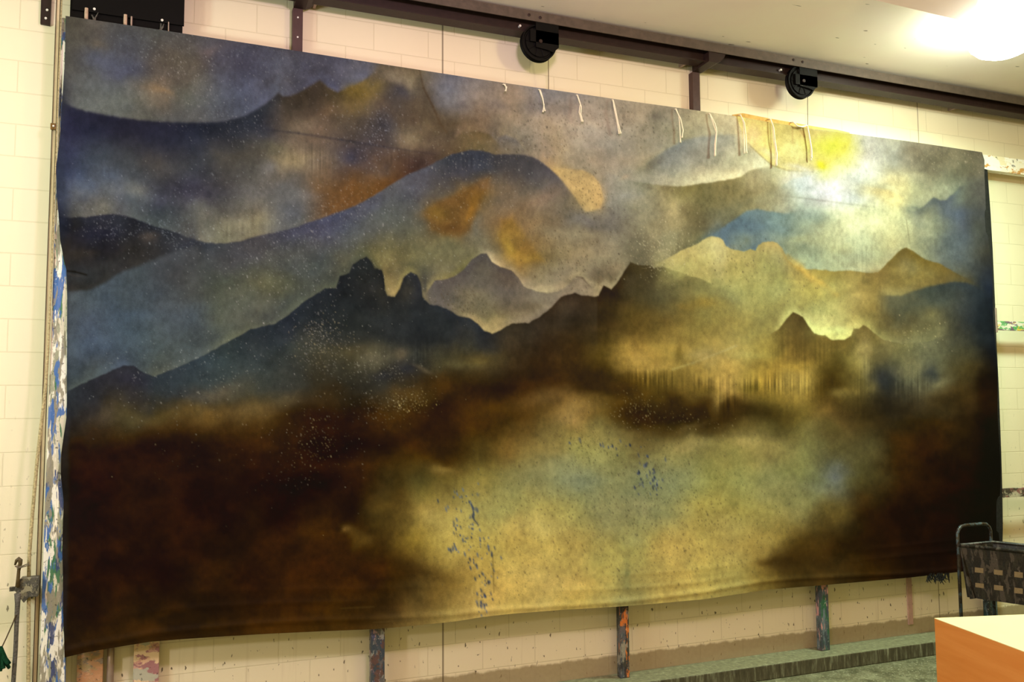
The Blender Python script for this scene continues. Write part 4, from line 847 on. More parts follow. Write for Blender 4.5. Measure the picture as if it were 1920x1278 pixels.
def blob(cx, cy, rx, ry, col, a=0.7, rot=0.0):
    x0, x1 = int(max(0, cx - 3 * max(rx, ry))), int(min(PW, cx + 3 * max(rx, ry)))
    y0, y1 = int(max(0, cy - 3 * max(rx, ry))), int(min(PH, cy + 3 * max(rx, ry)))
    if x1 <= x0 or y1 <= y0: return
    sl = (slice(y0, y1), slice(x0, x1))
    X = xx[sl] + 0.8 * wx[sl] - cx; Y = yy[sl] + 0.8 * wy[sl] - cy
    c, s = math.cos(rot), math.sin(rot)
    d = ((X * c + Y * s) / rx) ** 2 + ((-X * s + Y * c) / ry) ** 2
    m = (a * np.exp(-d))[..., None]
    P[sl] = P[sl] * (1 - m) + rgb(col) * m


def ridge(data, up=26, dn=45, soft=1.4, rough=1.2, aup=1.0, adn=1.0, taper=30):
    """an edge between two painted masses: colour above it, colour below it"""
    L = [d.split(',') for d in data.split()]
    xs = np.array([float(l[0]) for l in L]); ys = np.array([float(l[1]) for l in L])
    ca = np.array([rgb(l[2]) for l in L]); cb = np.array([rgb(l[3]) for l in L])
    x0, x1 = int(xs[0]), int(xs[-1]) + 1
    cx = np.arange(x0, x1)
    ry = np.interp(cx, xs, ys) + rough * fbm(cx / 9., cx * 0., 77, 3)
    A = np.stack([np.interp(cx, xs, ca[:, k]) for k in range(3)], -1)
    Bc = np.stack([np.interp(cx, xs, cb[:, k]) for k in range(3)], -1)
    ya = int(max(0, ys.min() - 3 * up - 5)); yb = int(min(PH, ys.max() + 3 * dn + 5))
    sl = (slice(ya, yb), slice(x0, x1))
    # steep parts of the edge: measure the distance square to the line
    slope = np.gradient(ry); k = 1 / np.sqrt(1 + np.minimum(slope ** 2, 9))
    dist = (yy[sl] - ry[None, :]) * k[None, :]
    kn = np.exp(-np.linspace(-2.2, 2.2, 41) ** 2); kn /= kn.sum()
    sm = lambda a: np.convolve(np.pad(a, 20, 'edge'), kn, 'valid')
    rs = sm(np.interp(cx, xs, ys)); fade = yy[sl] - rs[None, :] + 0.6 * wy[sl]
    A = np.stack([sm(A[:, q]) for q in range(3)], -1) * 0.7 + A * 0.3
    Bc = np.stack([sm(Bc[:, q]) for q in range(3)], -1) * 0.8 + Bc * 0.2
    wob = 1 + 0.5 * fbm(xx[sl] / 25, yy[sl] / 25, 5, 3)
    tp = np.clip(np.minimum(cx - x0, x1 - 1 - cx) / taper, 0, 1)[None, :]
    side = 1 / (1 + np.exp(-np.clip(dist / (soft * 0.5), -30, 30)))
    a_up = (1 - side) * np.exp(-(np.clip(-fade, 0, None) / (1.3 * up * wob)) ** 1.3) * aup * tp
    a_dn = side * np.exp(-(np.clip(fade, 0, None) / (1.1 * dn * wob)) ** 1.5) * adn * tp
    Q = P[sl]
    Q = Q * (1 - a_up[..., None]) + A[None] * a_up[..., None]
    Q = Q * (1 - a_dn[..., None]) + Bc[None] * a_dn[..., None]
    P[sl] = Q


def line(pts, col, w=1.2, a=0.7):
    for (ax, ay), (bx_, by_) in zip(pts, pts[1:]):
        x0, x1 = int(min(ax, bx_) - 8), int(max(ax, bx_) + 9); y0, y1 = int(min(ay, by_) - 8), int(max(ay, by_) + 9)
        sl = (slice(max(0, y0), y1), slice(max(0, x0), x1))
        X = xx[sl]; Y = yy[sl]
        ex_, ey_ = bx_ - ax, by_ - ay
        t = np.clip(((X - ax) * ex_ + (Y - ay) * ey_) / (ex_ * ex_ + ey_ * ey_), 0, 1)
        d = np.hypot(X - ax - t * ex_, Y - ay - t * ey_)
        m = (a * np.exp(-(d / w) ** 2))[..., None]
        P[sl] = P[sl] * (1 - m) + rgb(col) * m


def dots(n, cx, cy, sx, sy, cols, r=(0.7, 1.5), a=(0.4, 0.9), rot=0.0, stretch=1.3, lim=None):
    c, s = math.cos(rot), math.sin(rot)
    for k in range(n):
        u = rng.normal() * sx; v = rng.normal() * sy
        X = cx + u * c - v * s; Y = cy + u * s + v * c
        if not (105 < X < 1870 and 20 < Y < 1230): continue
        rr = rng.uniform(*r) * (1.0 if rng.random() < 0.93 else 1.5); st = stretch * rng.uniform(0.7, 1.6)
        al = rng.uniform(*a); col = rgb(cols[rng.integers(len(cols))])
        h = int(rr * st * 2 + 3); xi, yi = int(X), int(Y)
        sl = (slice(max(0, yi - h), yi + h + 1), slice(max(0, xi - h), xi + h + 1))
        tl = 0.25 * (Y - yy[sl])
        d = ((xx[sl] - X + tl) / rr) ** 2 + ((yy[sl] - Y) / (rr * st)) ** 2
        m = (al * np.exp(-d ** 1.5))[..., None]
        P[sl] = P[sl] * (1 - m) + col * m


# far dark ridge of the upper left, rising to the cloudy peak
ridge('''110,190,40444c,1c1c28 125,196,4a5058,1c1c28 150,207,5a6468,20202c 200,217,5e6a70,23222e 260,226,606a70,262634 320,230,58606e,262632 380,231,585e68,262830
 420,229,525c70,282a30 460,218,525e7c,2a2c30 500,195,5c6890,2e3034 522,176,5c6a8c,3a3838 530,182,5c6686,3c3630 545,181,5c6484,3c3630 570,170,545c80,403830 600,151,505a7c,3e3630
 615,165,505a7c,40382c 632,174,5a6284,4a4028 660,163,60687e,6a5420 690,147,5c647c,6f5a28 705,135,5c647c,7a6a48 714,124,5c647c,7a6c50''', up=40, dn=40, soft=3)
patch([(714,120),(786,128),(800,170),(822,215),(838,246),(800,262),(760,262),(735,215),(712,180),(690,172),(696,146)], '554838', 6, .75)
line([(786,130),(794,165),(812,200),(826,232),(838,248)], '4a3828', 2, .55)
blob(700,165,26,16,'7c6428',.8,-.5); blob(672,176,20,14,'7a5e1c',.8)
blob(745,142,30,12,'93805e',.9,.2); blob(775,150,14,16,'9a845c',.7)
blob(757,165,24,14,'3c3c44',.75); blob(738,185,22,26,'45423f',.5)
blob(562,232,30,16,'84735c',.75); blob(620,215,24,12,'7a6040',.6); blob(520,240,20,12,'60564c',.5)
blob(778,262,34,20,'94805c',.85); blob(830,274,18,10,'8a745c',.6)
blob(555,302,44,18,'8f7c58',.8); blob(590,315,26,16,'7a6a58',.6); blob(510,282,24,12,'60604c',.5)
blob(505,318,18,14,'7c7c84',.6); blob(575,378,16,12,'8a8c94',.6); blob(545,372,26,20,'62666c',.5); blob(494,420,26,14,'8f896c',.75)
blob(660,372,60,20,'80541f',.75,-.35); blob(718,350,30,14,'8a5c28',.6,-.5); blob(620,392,24,10,'80563a',.6)
blob(250,350,22,16,'7f7a6c',.7,.5); blob(185,385,40,12,'6c6c68',.6); blob(372,400,16,26,'807a6c',.7,-.2); blob(300,375,30,12,'3c3a50',.4)
blob(200,330,30,16,'44587a',.5); blob(150,345,18,30,'3a5074',.6)
blob(300,165,26,7,'9a8060',.7,.25); blob(180,85,20,8,'6c604c',.6,.1); blob(195,112,40,16,'4c5878',.6,.2); blob(245,132,34,12,'44507a',.5)
blob(395,98,18,12,'6c6064',.7); blob(325,118,36,16,'5c564c',.6)
# hollow between the big blue hill and the dark far range
line([(500,243),(560,250),(640,262),(720,275),(830,291)], '22222a', 2.4, .28)
line([(830,291),(900,300)], '22222a', 1.5, .3)
ridge('''860,262,947c68,5c4e3a 880,248,947c6c,5c4c38 900,247,947c6c,5c4c38 915,251,8a7870,5c5038 928,262,6c6c80,50483a 945,285,6a6c80,4a4848''', up=16, dn=22, soft=2.5, taper=10)
ridge('''850,262,8a7468,4c4232 870,246,8a7468,4c4232 882,262,8a7468,4c4232''', up=10, dn=14, soft=3, taper=8)
ridge('''930,258,a08a6c,62688a 950,254,a08a6c,646c8c 968,262,a08a6c,5c6280 985,285,a08a6c,565c78''', up=10, dn=18, soft=3, taper=8)
# dark hill of the left side
ridge('''112,408,50585c,242428 160,408,62625f,28282c 200,402,666458,2a282c 225,403,5a5c62,2a2a2c 250,410,525a5c,201e1f 290,425,485052,242224 330,436,585c5c,2c2a2a
 350,445,66645c,302c2a 385,455,767060,343638 420,457,7c7860,383e48 450,452,7a7664,363c4c 480,443,78745f,3a3e50 520,435,62666a,3c4258 560,425,5c646c,3c4464
 620,402,6f4c28,3e486c 660,388,7a5228,424e70 700,368,704a1f,485270 735,345,60401f,4c5668 770,325,4c342c,48506a 800,312,443434,444c68 830,298,4c4038,34405a
 850,288,64523f,2f3c5c 880,282,66583f,2e3a58 905,283,6a5c40,2e3a58 930,290,706250,32384c 965,290,80786f,3a3c48 990,292,847868,3a3c46 1010,300,90806c,3c3e4c
 1030,315,b48e58,444454 1050,332,c09850,4c4a54 1070,350,c49a54,5c5450 1090,368,c49a54,6f6456''', up=34, dn=40, soft=1.8)
ridge('''118,548,2a2624,3a4658 170,545,2c2824,3e4c5e 200,530,2c2824,3e4c60 225,512,2e2a28,3c4a5c 260,500,302c28,3c4a58 300,482,302e2c,3c4656 340,468,2e2e30,3c4452 375,460,32343a,3c4450''', up=22, dn=40, soft=4, taper=12)
patch([(130,425),(160,420),(220,430),(225,470),(190,490),(150,500),(130,490)], '1c1a22', 14, .5)
blob(285,450,18,12,'5a4c42',.7); blob(135,425,12,30,'1f1c18',.5); blob(185,440,40,14,'24222c',.5); blob(160,486,24,14,'3c342a',.5)
line([(122,507),(140,509),(162,515)], '0c0a08', 1.8, .7)  # shade of a crease in the cloth, painted as a dark line
line([(122,512),(150,518)], '48403c', 2, .4)
# big blue hill
blob(560,470,60,22,'48504c',.5,-.3); blob(700,420,60,24,'4a5254',.5,-.4); blob(680,400,36,10,'525c78',.5,-.4); blob(860,320,40,12,'3c466a',.5,-.4)
blob(520,530,50,18,'4a5038',.5); blob(460,560,50,26,'4c5a58',.5); blob(840,478,50,20,'6a6850',.55); blob(900,455,22,14,'74705a',.5)
blob(920,340,26,22,'5c5450',.5); blob(985,320,30,20,'3a3a42',.5); blob(940,370,22,30,'665c54',.6)
patch([(797,398),(820,378),(852,364),(880,350),(905,338),(918,332),(914,350),(902,375),(892,405),(882,432),(862,443),(832,443),(808,432)], '6c4c22', 8, .85)
blob(884,392,10,34,'96661a',.8,.35); blob(825,405,18,16,'80601f',.7); blob(850,430,24,8,'50361c',.6); blob(905,345,14,14,'806044',.6)
patch([(936,442),(944,414),(962,408),(985,440),(1004,470),(1020,490),(975,494),(948,484)], '8f661f', 9, .8)
blob(952,462,12,18,'b08820',.75); blob(985,482,30,9,'94742c',.6); blob(990,455,30,16,'7c5c30',.5)
# the ochre lobe right of the blue hill
patch([(1034,316),(1060,317),(1092,318),(1112,330),(1124,348),(1129,372),(1124,388),(1110,395),(1096,397),(1082,376),(1058,344)], 'c49a56', 3, .92)
blob(1112,372,12,18,'cf9f58',.6)
blob(1020,372,34,14,'94705a',.6,-.4); blob(1090,412,30,14,'6c6870',.7); blob(1050,440,40,16,'8c8070',.5); blob(1190,365,34,12,'9a9c9c',.6)
blob(1262,384,14,26,'b8b080',.8); blob(1300,400,40,26,'665c3c',.5); blob(1340,365,40,20,'6c6640',.5); blob(1180,460,30,26,'5a5c50',.65); blob(1120,470,34,14,'a08e74',.5,-.4)
blob(1150,500,18,12,'b09068',.5); blob(1100,440,60,14,'94866c',.4)
# small pale mountain behind the towers
ridge('''797,556,70684c,4e5058 804,543,747050,50545e 815,527,7c7450,545460 837,524,74704c,545460 850,519,6c6a48,52525e 870,505,68663f,50505c 885,487,6c6a4c,4c4c58 902,476,8a8468,4a4a55
 912,475,b0a288,4a4a52 922,490,ccb890,4a4a52 937,500,c4ac80,4c4a52 959,507,a89878,504c52 972,520,a89878,5a5658 982,537,a0927c,66605c 1005,546,b0a07c,706a64 1025,549,c0ac80,7a7064
 1045,548,b8a680,7c7468 1060,540,a09070,80786a 1075,524,94886c,857c6c 1082,518,94886c,857c6c 1092,520,8f8468,8a7c6c 1110,542,90846c,887a68 1122,553,a09470,847a68''', up=12, dn=34, soft=1.2, taper=4)
blob(922,610,40,14,'a09468',.8); blob(880,560,40,16,'6c6a58',.4); blob(1000,590,30,10,'847860',.7,-.5); blob(1040,560,20,8,'787068',.5)
line([(1082,519),(1092,521),(1110,541),(1122,552)], '4c4034', 1.5, .5)
# foreground range with the two rock towers
ridge('''118,737,3c4a54,25282a 125,733,3c4a54,25282a 160,717,42525e,26262a 200,700,3c4e66,28262a 230,686,384a6c,2a282c 250,686,384860,2a282c 270,700,3e4e5c,2a2a30
 290,706,4a5454,2a3034 330,690,42505a,2c343c 380,668,445460,2c363c 430,640,4a5850,28302f 470,617,4c584c,242a2c 517,607,46524c,22282a 542,590,48564c,22262a 565,570,4a584e,202426
 587,555,4a564c,1e2224 610,540,46544a,1c2022 630,540,46524a,1c1e20 637,517,46524a,1c1e20 655,512,46504a,1a1c1e 662,495,444e46,181a1c 675,486,444c42,161819 687,481,48503c,141617 697,492,565638,161819
 702,504,5a5a38,18191a 716,506,60603c,191a1c 720,520,6c6840,191a1c 722,545,847c4c,1b1c1e 726,555,94885a,1c1e20 740,556,94885a,1e2022 749,542,847c4c,1e2022 757,520,706a42,202224 770,510,64623c,242628
 782,515,6c6844,222426 789,532,7c744c,202224 792,557,7c7450,1e2022 805,570,54565c,1e2124 825,575,585860,1e2226 842,582,605e60,1f2228 860,592,7c765f,1f2228 880,597,94886a,20242a 895,607,a09268,20242a
 907,620,a89868,22242a 922,625,a89868,242424 937,620,a09068,24221f 959,607,8c806a,26221e 992,605,82766a,26221e 1010,595,82766a,28221e 1035,575,7c7268,241d18 1052,557,807468,241d18 1077,549,847868,231c18
 1090,554,847868,221c16 1110,556,8c806c,211b14 1122,554,a89870,20190f 1132,535,a8987a,201a10 1146,542,a89a74,20190f 1160,527,9c9070,241d12 1172,505,94886a,2a2416 1182,491,706a54,302a1a 1197,497,605c4a,36301c
 1215,497,605c4a,3a3422 1230,502,80784f,3c3826 1242,499,9a8f58,423e28 1260,506,a0964f,4a482c 1285,515,a0944c,55522e 1310,521,9c904a,625f34 1335,532,988c48,706c3c''', up=13, dn=46, soft=1.3, rough=1.6, taper=3)
patch([(660,500),(690,484),(712,506),(720,545),(730,562),(790,562),(800,576),(860,600),(840,640),(780,650),(700,640),(640,650),(600,640),(560,610),(600,556),(640,545)], '1e2122', 14, .75)
blob(690,560,24,26,'17191b',.6); blob(775,545,12,24,'26282c',.7); blob(700,535,10,16,'2c2e2e',.5)
blob(595,625,24,20,'34362e',.6); blob(560,600,24,14,'1f2426',.5)
blob(250,720,40,16,'25222a',.5); blob(380,712,70,20,'30383c',.5,-.2); blob(470,680,50,26,'303838',.5); blob(340,745,40,12,'2a2e34',.5)
blob(700,672,26,12,'52544c',.6); blob(750,662,12,14,'60584c',.6); blob(860,678,40,12,'54523c',.6,-.1); blob(770,690,26,16,'24262e',.7); blob(720,705,30,12,'22242a',.6); blob(640,690,30,20,'2a2a24',.6)
blob(800,690,22,5,'55504a',.6,.5); blob(900,668,30,14,'5a4c20',.5)
blob(760,742,50,14,'5a4420',.6,-.1); blob(620,740,40,16,'2a2010',.5); blob(400,735,50,14,'5a5044',.5,-.3); blob(470,770,70,16,'5a4a2c',.5,-.15); blob(540,745,30,18,'4c4430',.5)
blob(300,780,40,14,'4c401f',.6); blob(240,790,26,22,'44402a',.5); blob(390,790,26,12,'5c4418',.5); blob(205,780,14,16,'4a4034',.6)
blob(330,830,60,30,'140c05',.5); blob(620,800,60,30,'160d05',.6)
# light brown mist at left of the luminous valley, and the dark masses
patch([(560,985),(600,972),(617,962),(622,990),(640,1000),(600,1010),(560,1010)], '38220c', 10, .5)
patch([(640,986),(656,984),(680,996),(700,1004),(698,1018),(676,1026),(662,1032),(660,1010)], '4a3a1a', 8, .6)
blob(650,997,8,6,'7a5c34',.6)
blob(560,870,60,20,'241404',.5); blob(500,835,30,16,'3a2408',.5); blob(680,868,40,14,'40260a',.5,-.2); blob(760,800,40,12,'3c280c',.5,-.3); blob(560,1080,70,30,'2c1806',.5); blob(440,1140,40,20,'2a1a08',.4)
blob(805,800,40,20,'1a1004',.6); blob(830,840,50,14,'20180c',.5); blob(900,770,60,16,'44300f',.4,-.3)
blob(830,875,30,9,'7c6838',.6); blob(790,925,30,16,'60541c',.5)
blob(740,930,20,60,'2c2008',.5); blob(700,1060,60,26,'1c1005',.6); blob(770,1080,30,40,'2a1c08',.6); blob(690,1135,50,30,'20140a',.5); blob(820,1110,26,30,'5a4416',.6)
blob(840,1010,40,40,'ac8834',.5); blob(800,960,30,24,'9c8038',.5); blob(870,1050,30,40,'a48638',.4)
# luminous valley
blob(1085,770,40,22,'b0873a',.6,-.3); blob(1075,795,26,14,'b48c44',.5); blob(1020,750,60,14,'80602a',.5,-.1); blob(1140,742,50,14,'7a5c1c',.5)
blob(1160,810,50,18,'94884a',.5); blob(1060,870,60,22,'7c8258',.5); blob(1090,900,50,26,'6c7c68',.5,.2); blob(1210,895,30,40,'6a7858',.6,.2); blob(1150,950,60,24,'82804e',.4)
blob(1290,830,40,14,'ac9450',.5); blob(1400,822,34,14,'b49c58',.5); blob(1250,800,60,12,'4c3c14',.5); blob(1310,790,50,8,'6c5c30',.4,-.4)
blob(1340,760,90,26,'201605',.75); blob(1200,770,40,30,'1e1404',.8,.5); blob(1130,700,60,20,'2a1e0c',.6); blob(1170,728,40,16,'241a0a',.7); blob(1440,770,40,14,'2c220c',.5)
blob(1565,885,24,12,'64686a',.8); blob(1540,910,40,14,'6a6a58',.5); blob(1480,920,60,26,'747450',.4); blob(1565,805,14,14,'3c3818',.5); blob(1520,800,30,20,'80703c',.5)
blob(1440,1010,50,30,'9c8234',.6,-.4); blob(1380,980,50,24,'a08c48',.4); blob(1560,960,30,30,'5a4818',.6); blob(1535,990,26,40,'4a3a14',.5)
blob(1445,1055,26,10,'2c2008',.7); blob(1490,1050,50,20,'241a08',.8,-.3); blob(1620,930,26,20,'2c1e08',.5)
blob(1270,1040,60,24,'b0923f',.5); blob(1060,1090,90,18,'bc9c48',.4); blob(1010,990,70,20,'b09a50',.4); blob(1175,1090,14,50,'7c7640',.6); blob(1172,1130,30,12,'747244',.6)
# right half: pale cloud bank, cliffs and hills
ridge('''1130,320,9a8c78,8a847c 1185,340,a09884,8f8c7a 1235,347,a8a894,807a58 1280,350,b8bc9c,6c683c 1310,345,ccccA4,68643a 1347,340,dcdcae,6a6640 1372,336,e4e4b4,747046 1390,331,e8e8b8,80805a
 1405,320,e8e8b8,94906a 1430,314,e8e8b0,a8a47a 1452,312,e8e8a8,b8b088'''.replace('A4', 'a4'), up=26, dn=34, soft=1.8)
ridge('''1185,322,8a7c60,6f6a50 1220,300,8f866c,6c6c60 1250,280,94906f,70787c 1282,263,98946f,78848a 1310,256,aca684,848e90 1350,252,c4bc90,929a98 1390,252,d0c898,a4ac98 1410,268,e0d490,bcc0a0 1444,302,ecE498,d0d0a8'''.replace('E', 'e'), up=14, dn=30, soft=3)
ridge('''1040,246,b09c80,94887a 1100,236,b49c80,948878 1150,240,b09880,8c8070 1200,232,a49478,8a8270 1250,238,a49a78,8c8668 1300,244,a49a78,8c8a6c 1380,248,c0b488,98967c''', up=12, dn=16, soft=5, aup=.5, adn=.5)
blob(1232,215,20,16,'6e685c',.8); blob(1000,200,26,12,'787478',.7,-.3); blob(1068,212,14,12,'746a66',.6); blob(960,215,30,20,'a08a70',.5); blob(905,215,22,14,'907a68',.5)
blob(1150,270,40,14,'7c7870',.6,.2); blob(1100,300,40,12,'9a8468',.5); blob(1210,270,26,10,'807c6c',.5,-.3); blob(930,195,26,16,'8a8086',.5); blob(870,190,26,26,'80809a',.4); blob(1165,330,10,6,'c0a480',.6)
patch([(1380,216),(1440,228),(1520,241),(1560,245),(1597,251),(1594,268),(1582,288),(1556,306),(1528,319),(1500,322),(1474,320),(1449,311),(1420,285),(1396,255),(1386,232)], '!f4e07c', 2.2, .98)
blob(1410,250,22,24,'!f0d48c',.9,.4); blob(1440,290,26,8,'!fbf0a8',.7,.7); blob(1500,285,30,30,'!fff890',.8); blob(1560,268,34,24,'!fffc50',1.0); blob(1548,300,10,7,'!fff820',.95); blob(1500,315,30,6,'!fdf8c0',.7)
line([(1402,268),(1425,290),(1448,310),(1480,320),(1525,322)], '9c8c50', 1.6, .5)
line([(1444,232),(1446,270),(1447,312)], '806a38', 1.2, .6)
line([(1486,240),(1487,268)], 'c8a850', 2, .4); line([(1500,242),(1508,256)], 'c08c38', 2, .5)
ridge('''1448,364,d0c898,b0b088 1470,345,d8d4a4,b4c0a4 1490,335,e0e0b0,c8d8c0 1510,330,e4e8c0,dcead4 1545,322,e8ecc8,e8f4e0''', up=14, dn=30, soft=2)
line([(1440,364),(1500,370),(1575,380),(1640,388)], '6c705a', 2.0, .22)
blob(1550,345,60,18,'eef6e0',.7); blob(1500,352,30,12,'d8ecdc',.6); blob(1630,345,30,10,'c8ccA8'.lower(),.4)
blob(1660,355,40,10,'d8d8a0',.5,.3); blob(1665,363,26,9,'e0c060',.9,.4); blob(1680,378,20,8,'f0e088',.9,.6)
ridge('''1600,340,d0d4a8,f0ecb0 1640,352,c4c89c,ecdc98 1670,358,b8c094,e8cc78 1700,372,b0b890,e0d890''', up=10, dn=14, soft=3, aup=.6, adn=.6)
patch([(1692,310),(1720,300),(1760,290),(1842,290),(1845,330),(1790,330),(1740,325)], '7c7a60', 12, .6)
blob(1712,278,14,10,'7c7458',.7); blob(1745,290,40,10,'6c6a50',.6); blob(1700,300,18,14,'989678',.6); blob(1760,345,30,12,'b0b488',.7); blob(1730,330,20,10,'c8c898',.5); blob(1800,320,26,14,'62644e',.6)
ridge('''1688,398,b8bc8c,6a7868 1700,392,b4b888,647470 1715,395,a8b088,5c6c70 1732,387,a4ac88,586870 1742,377,a0a884,54666c 1751,369,b0b48c,52646c 1762,375,a0a884,4f6070 1775,374,a0a484,4c5c70 1790,362,94a080,566874 1800,350,8c9880,5c6c70 1815,345,808c78,566668''', up=16, dn=26, soft=2, rough=2)
blob(1800,400,40,18,'46587c',.7); blob(1785,400,26,26,'4c6078',.6); blob(1830,430,20,40,'4a5244',.6); blob(1780,450,36,36,'4c6274',.6); blob(1750,420,18,26,'80907c',.6); blob(1735,430,14,40,'94a080',.5); blob(1720,395,24,8,'5a6c68',.6)
line([(1700,412),(1704,440),(1708,464)], '6c6c4c', 1.2, .5)
ridge('''1326,446,60583a,4c6c84 1350,430,645e3a,4a6a88 1375,413,6a643e,4a6c8c 1400,396,78724a,52748c 1420,392,8f8a60,587a90 1445,397,a09c70,547a90 1470,400,a8a888,5a7c88 1500,398,b0b08c,6a8c8c''', up=24, dn=34, soft=2.4)
blob(1400,430,44,22,'466a90',.7); blob(1500,405,50,14,'6c8c8c',.6); blob(1530,415,30,12,'749488',.5); blob(1500,450,30,10,'c0c080',.5); blob(1620,425,70,40,'f4f4a8',.6); blob(1580,470,26,12,'b0b070',.5); blob(1560,490,50,12,'94a484',.5); blob(1460,430,20,26,'54788c',.4); blob(1620,400,50,14,'f8f4a0',.6)
ridge('''1225,497,6a6850,9a9050 1255,482,62624a,b0a058 1280,469,5c5a40,b8a458 1310,456,5c6048,c0ac60 1325,445,54686c,c8b466 1335,442,4c6a84,c8b46a 1350,446,466888,c8b46a 1356,450,46668a,c8b068 1362,462,44668c,c4ac60
 1370,467,44668c,b8a050 1385,469,466a8c,b09a4c 1395,472,486c8c,a08c48 1407,467,4c6e8c,a48f48 1417,470,4c6e8c,a08c48 1422,460,547488,a8944c 1430,454,587890,b09c54 1440,452,607e8a,b49c54 1457,455,6a8484,b49c54
 1467,465,748a80,b09850 1477,485,80907c,ac9048 1490,497,8c9c80,a88c40 1507,505,94a488,a48a3c 1535,505,a0ac88,9c8430 1565,508,a8b488,948030 1595,507,a8b48c,8c7a34 1625,511,acb890,847434 1647,511,a4ac88,7c6c30
 1660,497,a0a480,6c5c2c 1677,480,a8a880,645624 1692,466,a8ac80,605224 1700,464,a4a87c,605224 1712,470,94a080,62561f 1735,486,80907c,665820 1765,495,4f606c,665824 1780,505,4c5e6c,5c5028 1800,516,4c5e6c,4c4428 1820,525,4c5a60,3c3c30 1840,532,4c584c,2c3434''', up=16, dn=40, soft=1.3, rough=1.5, taper=45)
line([(1477,480),(1500,503),(1540,530),(1570,552)], 'c89c30', 5, .5)
blob(1505,512,26,8,'d8a838',.7,.7); blob(1350,475,30,14,'c8b468',.5); blob(1375,500,20,30,'b4a048',.4); blob(1290,500,34,14,'9c9850',.5,-.3); blob(1390,540,50,26,'aca450',.4)
blob(1330,570,30,12,'a07c20',.65); blob(1285,575,20,10,'8c7024',.5); blob(1240,560,26,26,'4c4c38',.5); blob(1370,560,26,16,'78784c',.5); blob(1190,590,30,20,'5c4c1c',.4)
blob(1450,550,26,16,'7f8250',.6); blob(1560,540,30,12,'c4b458',.5); blob(1600,560,26,10,'c8b45c',.5); blob(1550,580,40,16,'9c9850',.4); blob(1640,520,26,12,'6c5a2c',.5); blob(1680,550,30,8,'8a8050',.6,-.2)
ridge('''1640,553,8f8650,5a5a44 1690,555,8a8048,3e4a48 1715,545,7c7240,3a4644 1740,537,6f6438,344040 1765,532,5c5230,2f3a40 1790,528,504c30,2c363c 1810,530,484630,2a333a 1830,537,3c4038,2a333a 1850,552,343c3c,263038''', up=12, dn=40, soft=2.5)
blob(1750,560,50,20,'2e3a40',.6); blob(1690,560,26,10,'5a5c48',.5); blob(1740,600,16,14,'707048',.5,-.6); blob(1700,625,60,12,'504c28',.5); blob(1780,620,30,30,'34362c',.5); blob(1845,600,14,60,'1c2428',.7)
ridge('''1436,632,b0a058,6f5c2a 1460,617,c0b060,5a4a1f 1475,597,b0a858,4a3c1c 1487,585,a8a058,4a3a1c 1505,594,d8cc70,4c3c1e 1515,610,f0e484,4c3e1c 1527,626,f6ec90,584820 1547,629,f4e890,6a5424 1560,637,f4e890,705a28
 1585,637,f0e488,705a28 1597,629,e0d478,54481f 1602,616,c8b860,50441f 1612,616,b8ac5c,5c4c24 1620,609,a09850,50451f 1630,615,989450,5c5028 1645,629,8f8c50,6a6030 1657,637,84824c,6c643c 1690,645,6c6c4c,60603c 1740,641,606448,5c604c 1790,622,545848,484c3c''', up=18, dn=24, soft=1.3, rough=1.5, taper=30)
blob(1570,618,30,10,'f4ec90',.6); blob(1500,640,50,12,'5c4820',.6); blob(1440,650,20,26,'a08838',.5); blob(1625,650,14,30,'a89458',.6); blob(1632,690,9,24,'9c8c54',.6); blob(1715,690,30,36,'6c6a48',.7); blob(1690,700,20,14,'747050',.5)
blob(1660,710,24,24,'25262a',.6,.4); blob(1745,700,14,24,'24282a',.7,.5); blob(1750,722,30,6,'64644a',.7,-.35); blob(1600,735,26,10,'74602e',.6); blob(1560,730,36,16,'40300f',.6); blob(1700,760,60,20,'1e1a12',.6)
blob(1820,690,30,26,'3a300f',.5); blob(1800,740,50,20,'38280c',.5); blob(1845,740,14,60,'14100a',.6); blob(1680,830,30,16,'34220a',.5); blob(1700,860,30,40,'3c2408',.5); blob(1740,880,26,60,'1a1005',.5)
blob(1800,960,60,60,'0c0703',.6); blob(1640,1000,60,50,'160e05',.5); blob(1850,900,16,200,'070503',.7)
# luminous strokes above the dark band, dragged downwards by the brush
for (x_, y_, rx_, ry_, c_) in ((1205,668,34,22,'c8a050'),(1230,690,40,10,'c09848'),(1300,690,30,12,'9c8034'),(1375,690,26,30,'c0983c'),(1360,720,24,18,'b89444'),(1345,745,12,18,'a08438'),(1430,690,30,12,'a88a30'),
        (1460,690,40,24,'a87c2c'),(1500,705,22,26,'b8924c'),(1490,680,30,12,'b88c34'),(1580,738,22,8,'7c6838'),(1640,730,12,14,'6c6034'),(1320,670,30,12,'a89c60'),(1400,660,40,8,'a49448'),(1250,655,30,12,'a08438')):
    blob(x_, y_, rx_, ry_, c_, .65)
blob(1273,665,10,12,'5a4c18',.6); blob(1410,720,24,14,'4a4010',.7); blob(1320,725,24,10,'4c4010',.5)
st = fbm(xx / 2.6, yy / 60, 91, 2)
for (x0_, x1_, y_, h_, k_) in ((1180,1260,705,18,.5),(1240,1360,718,16,.4),(1340,1400,755,24,.5),(1400,1530,722,22,.5),(1600,1640,715,40,.4),(1680,1740,725,26,.4),(830,900,300,14,.2),(540,620,300,30,.22),(720,800,290,20,.25),(700,800,665,24,.3),(420,520,430,26,.16),(1560,1640,480,40,.12),(1460,1560,660,30,.2)):
    m_ = np.exp(-((xx - (x0_ + x1_) / 2) / ((x1_ - x0_) / 1.8)) ** 4 - ((yy - y_) / h_) ** 2) * k_
    P *= (1 + m_ * st * (0.6 + 0.7 * fbm(xx / 40, yy / 40, 95, 2)))[..., None]
line([(1380,648),(1300,680),(1262,692)], 'b0a870', 2.5, .35)
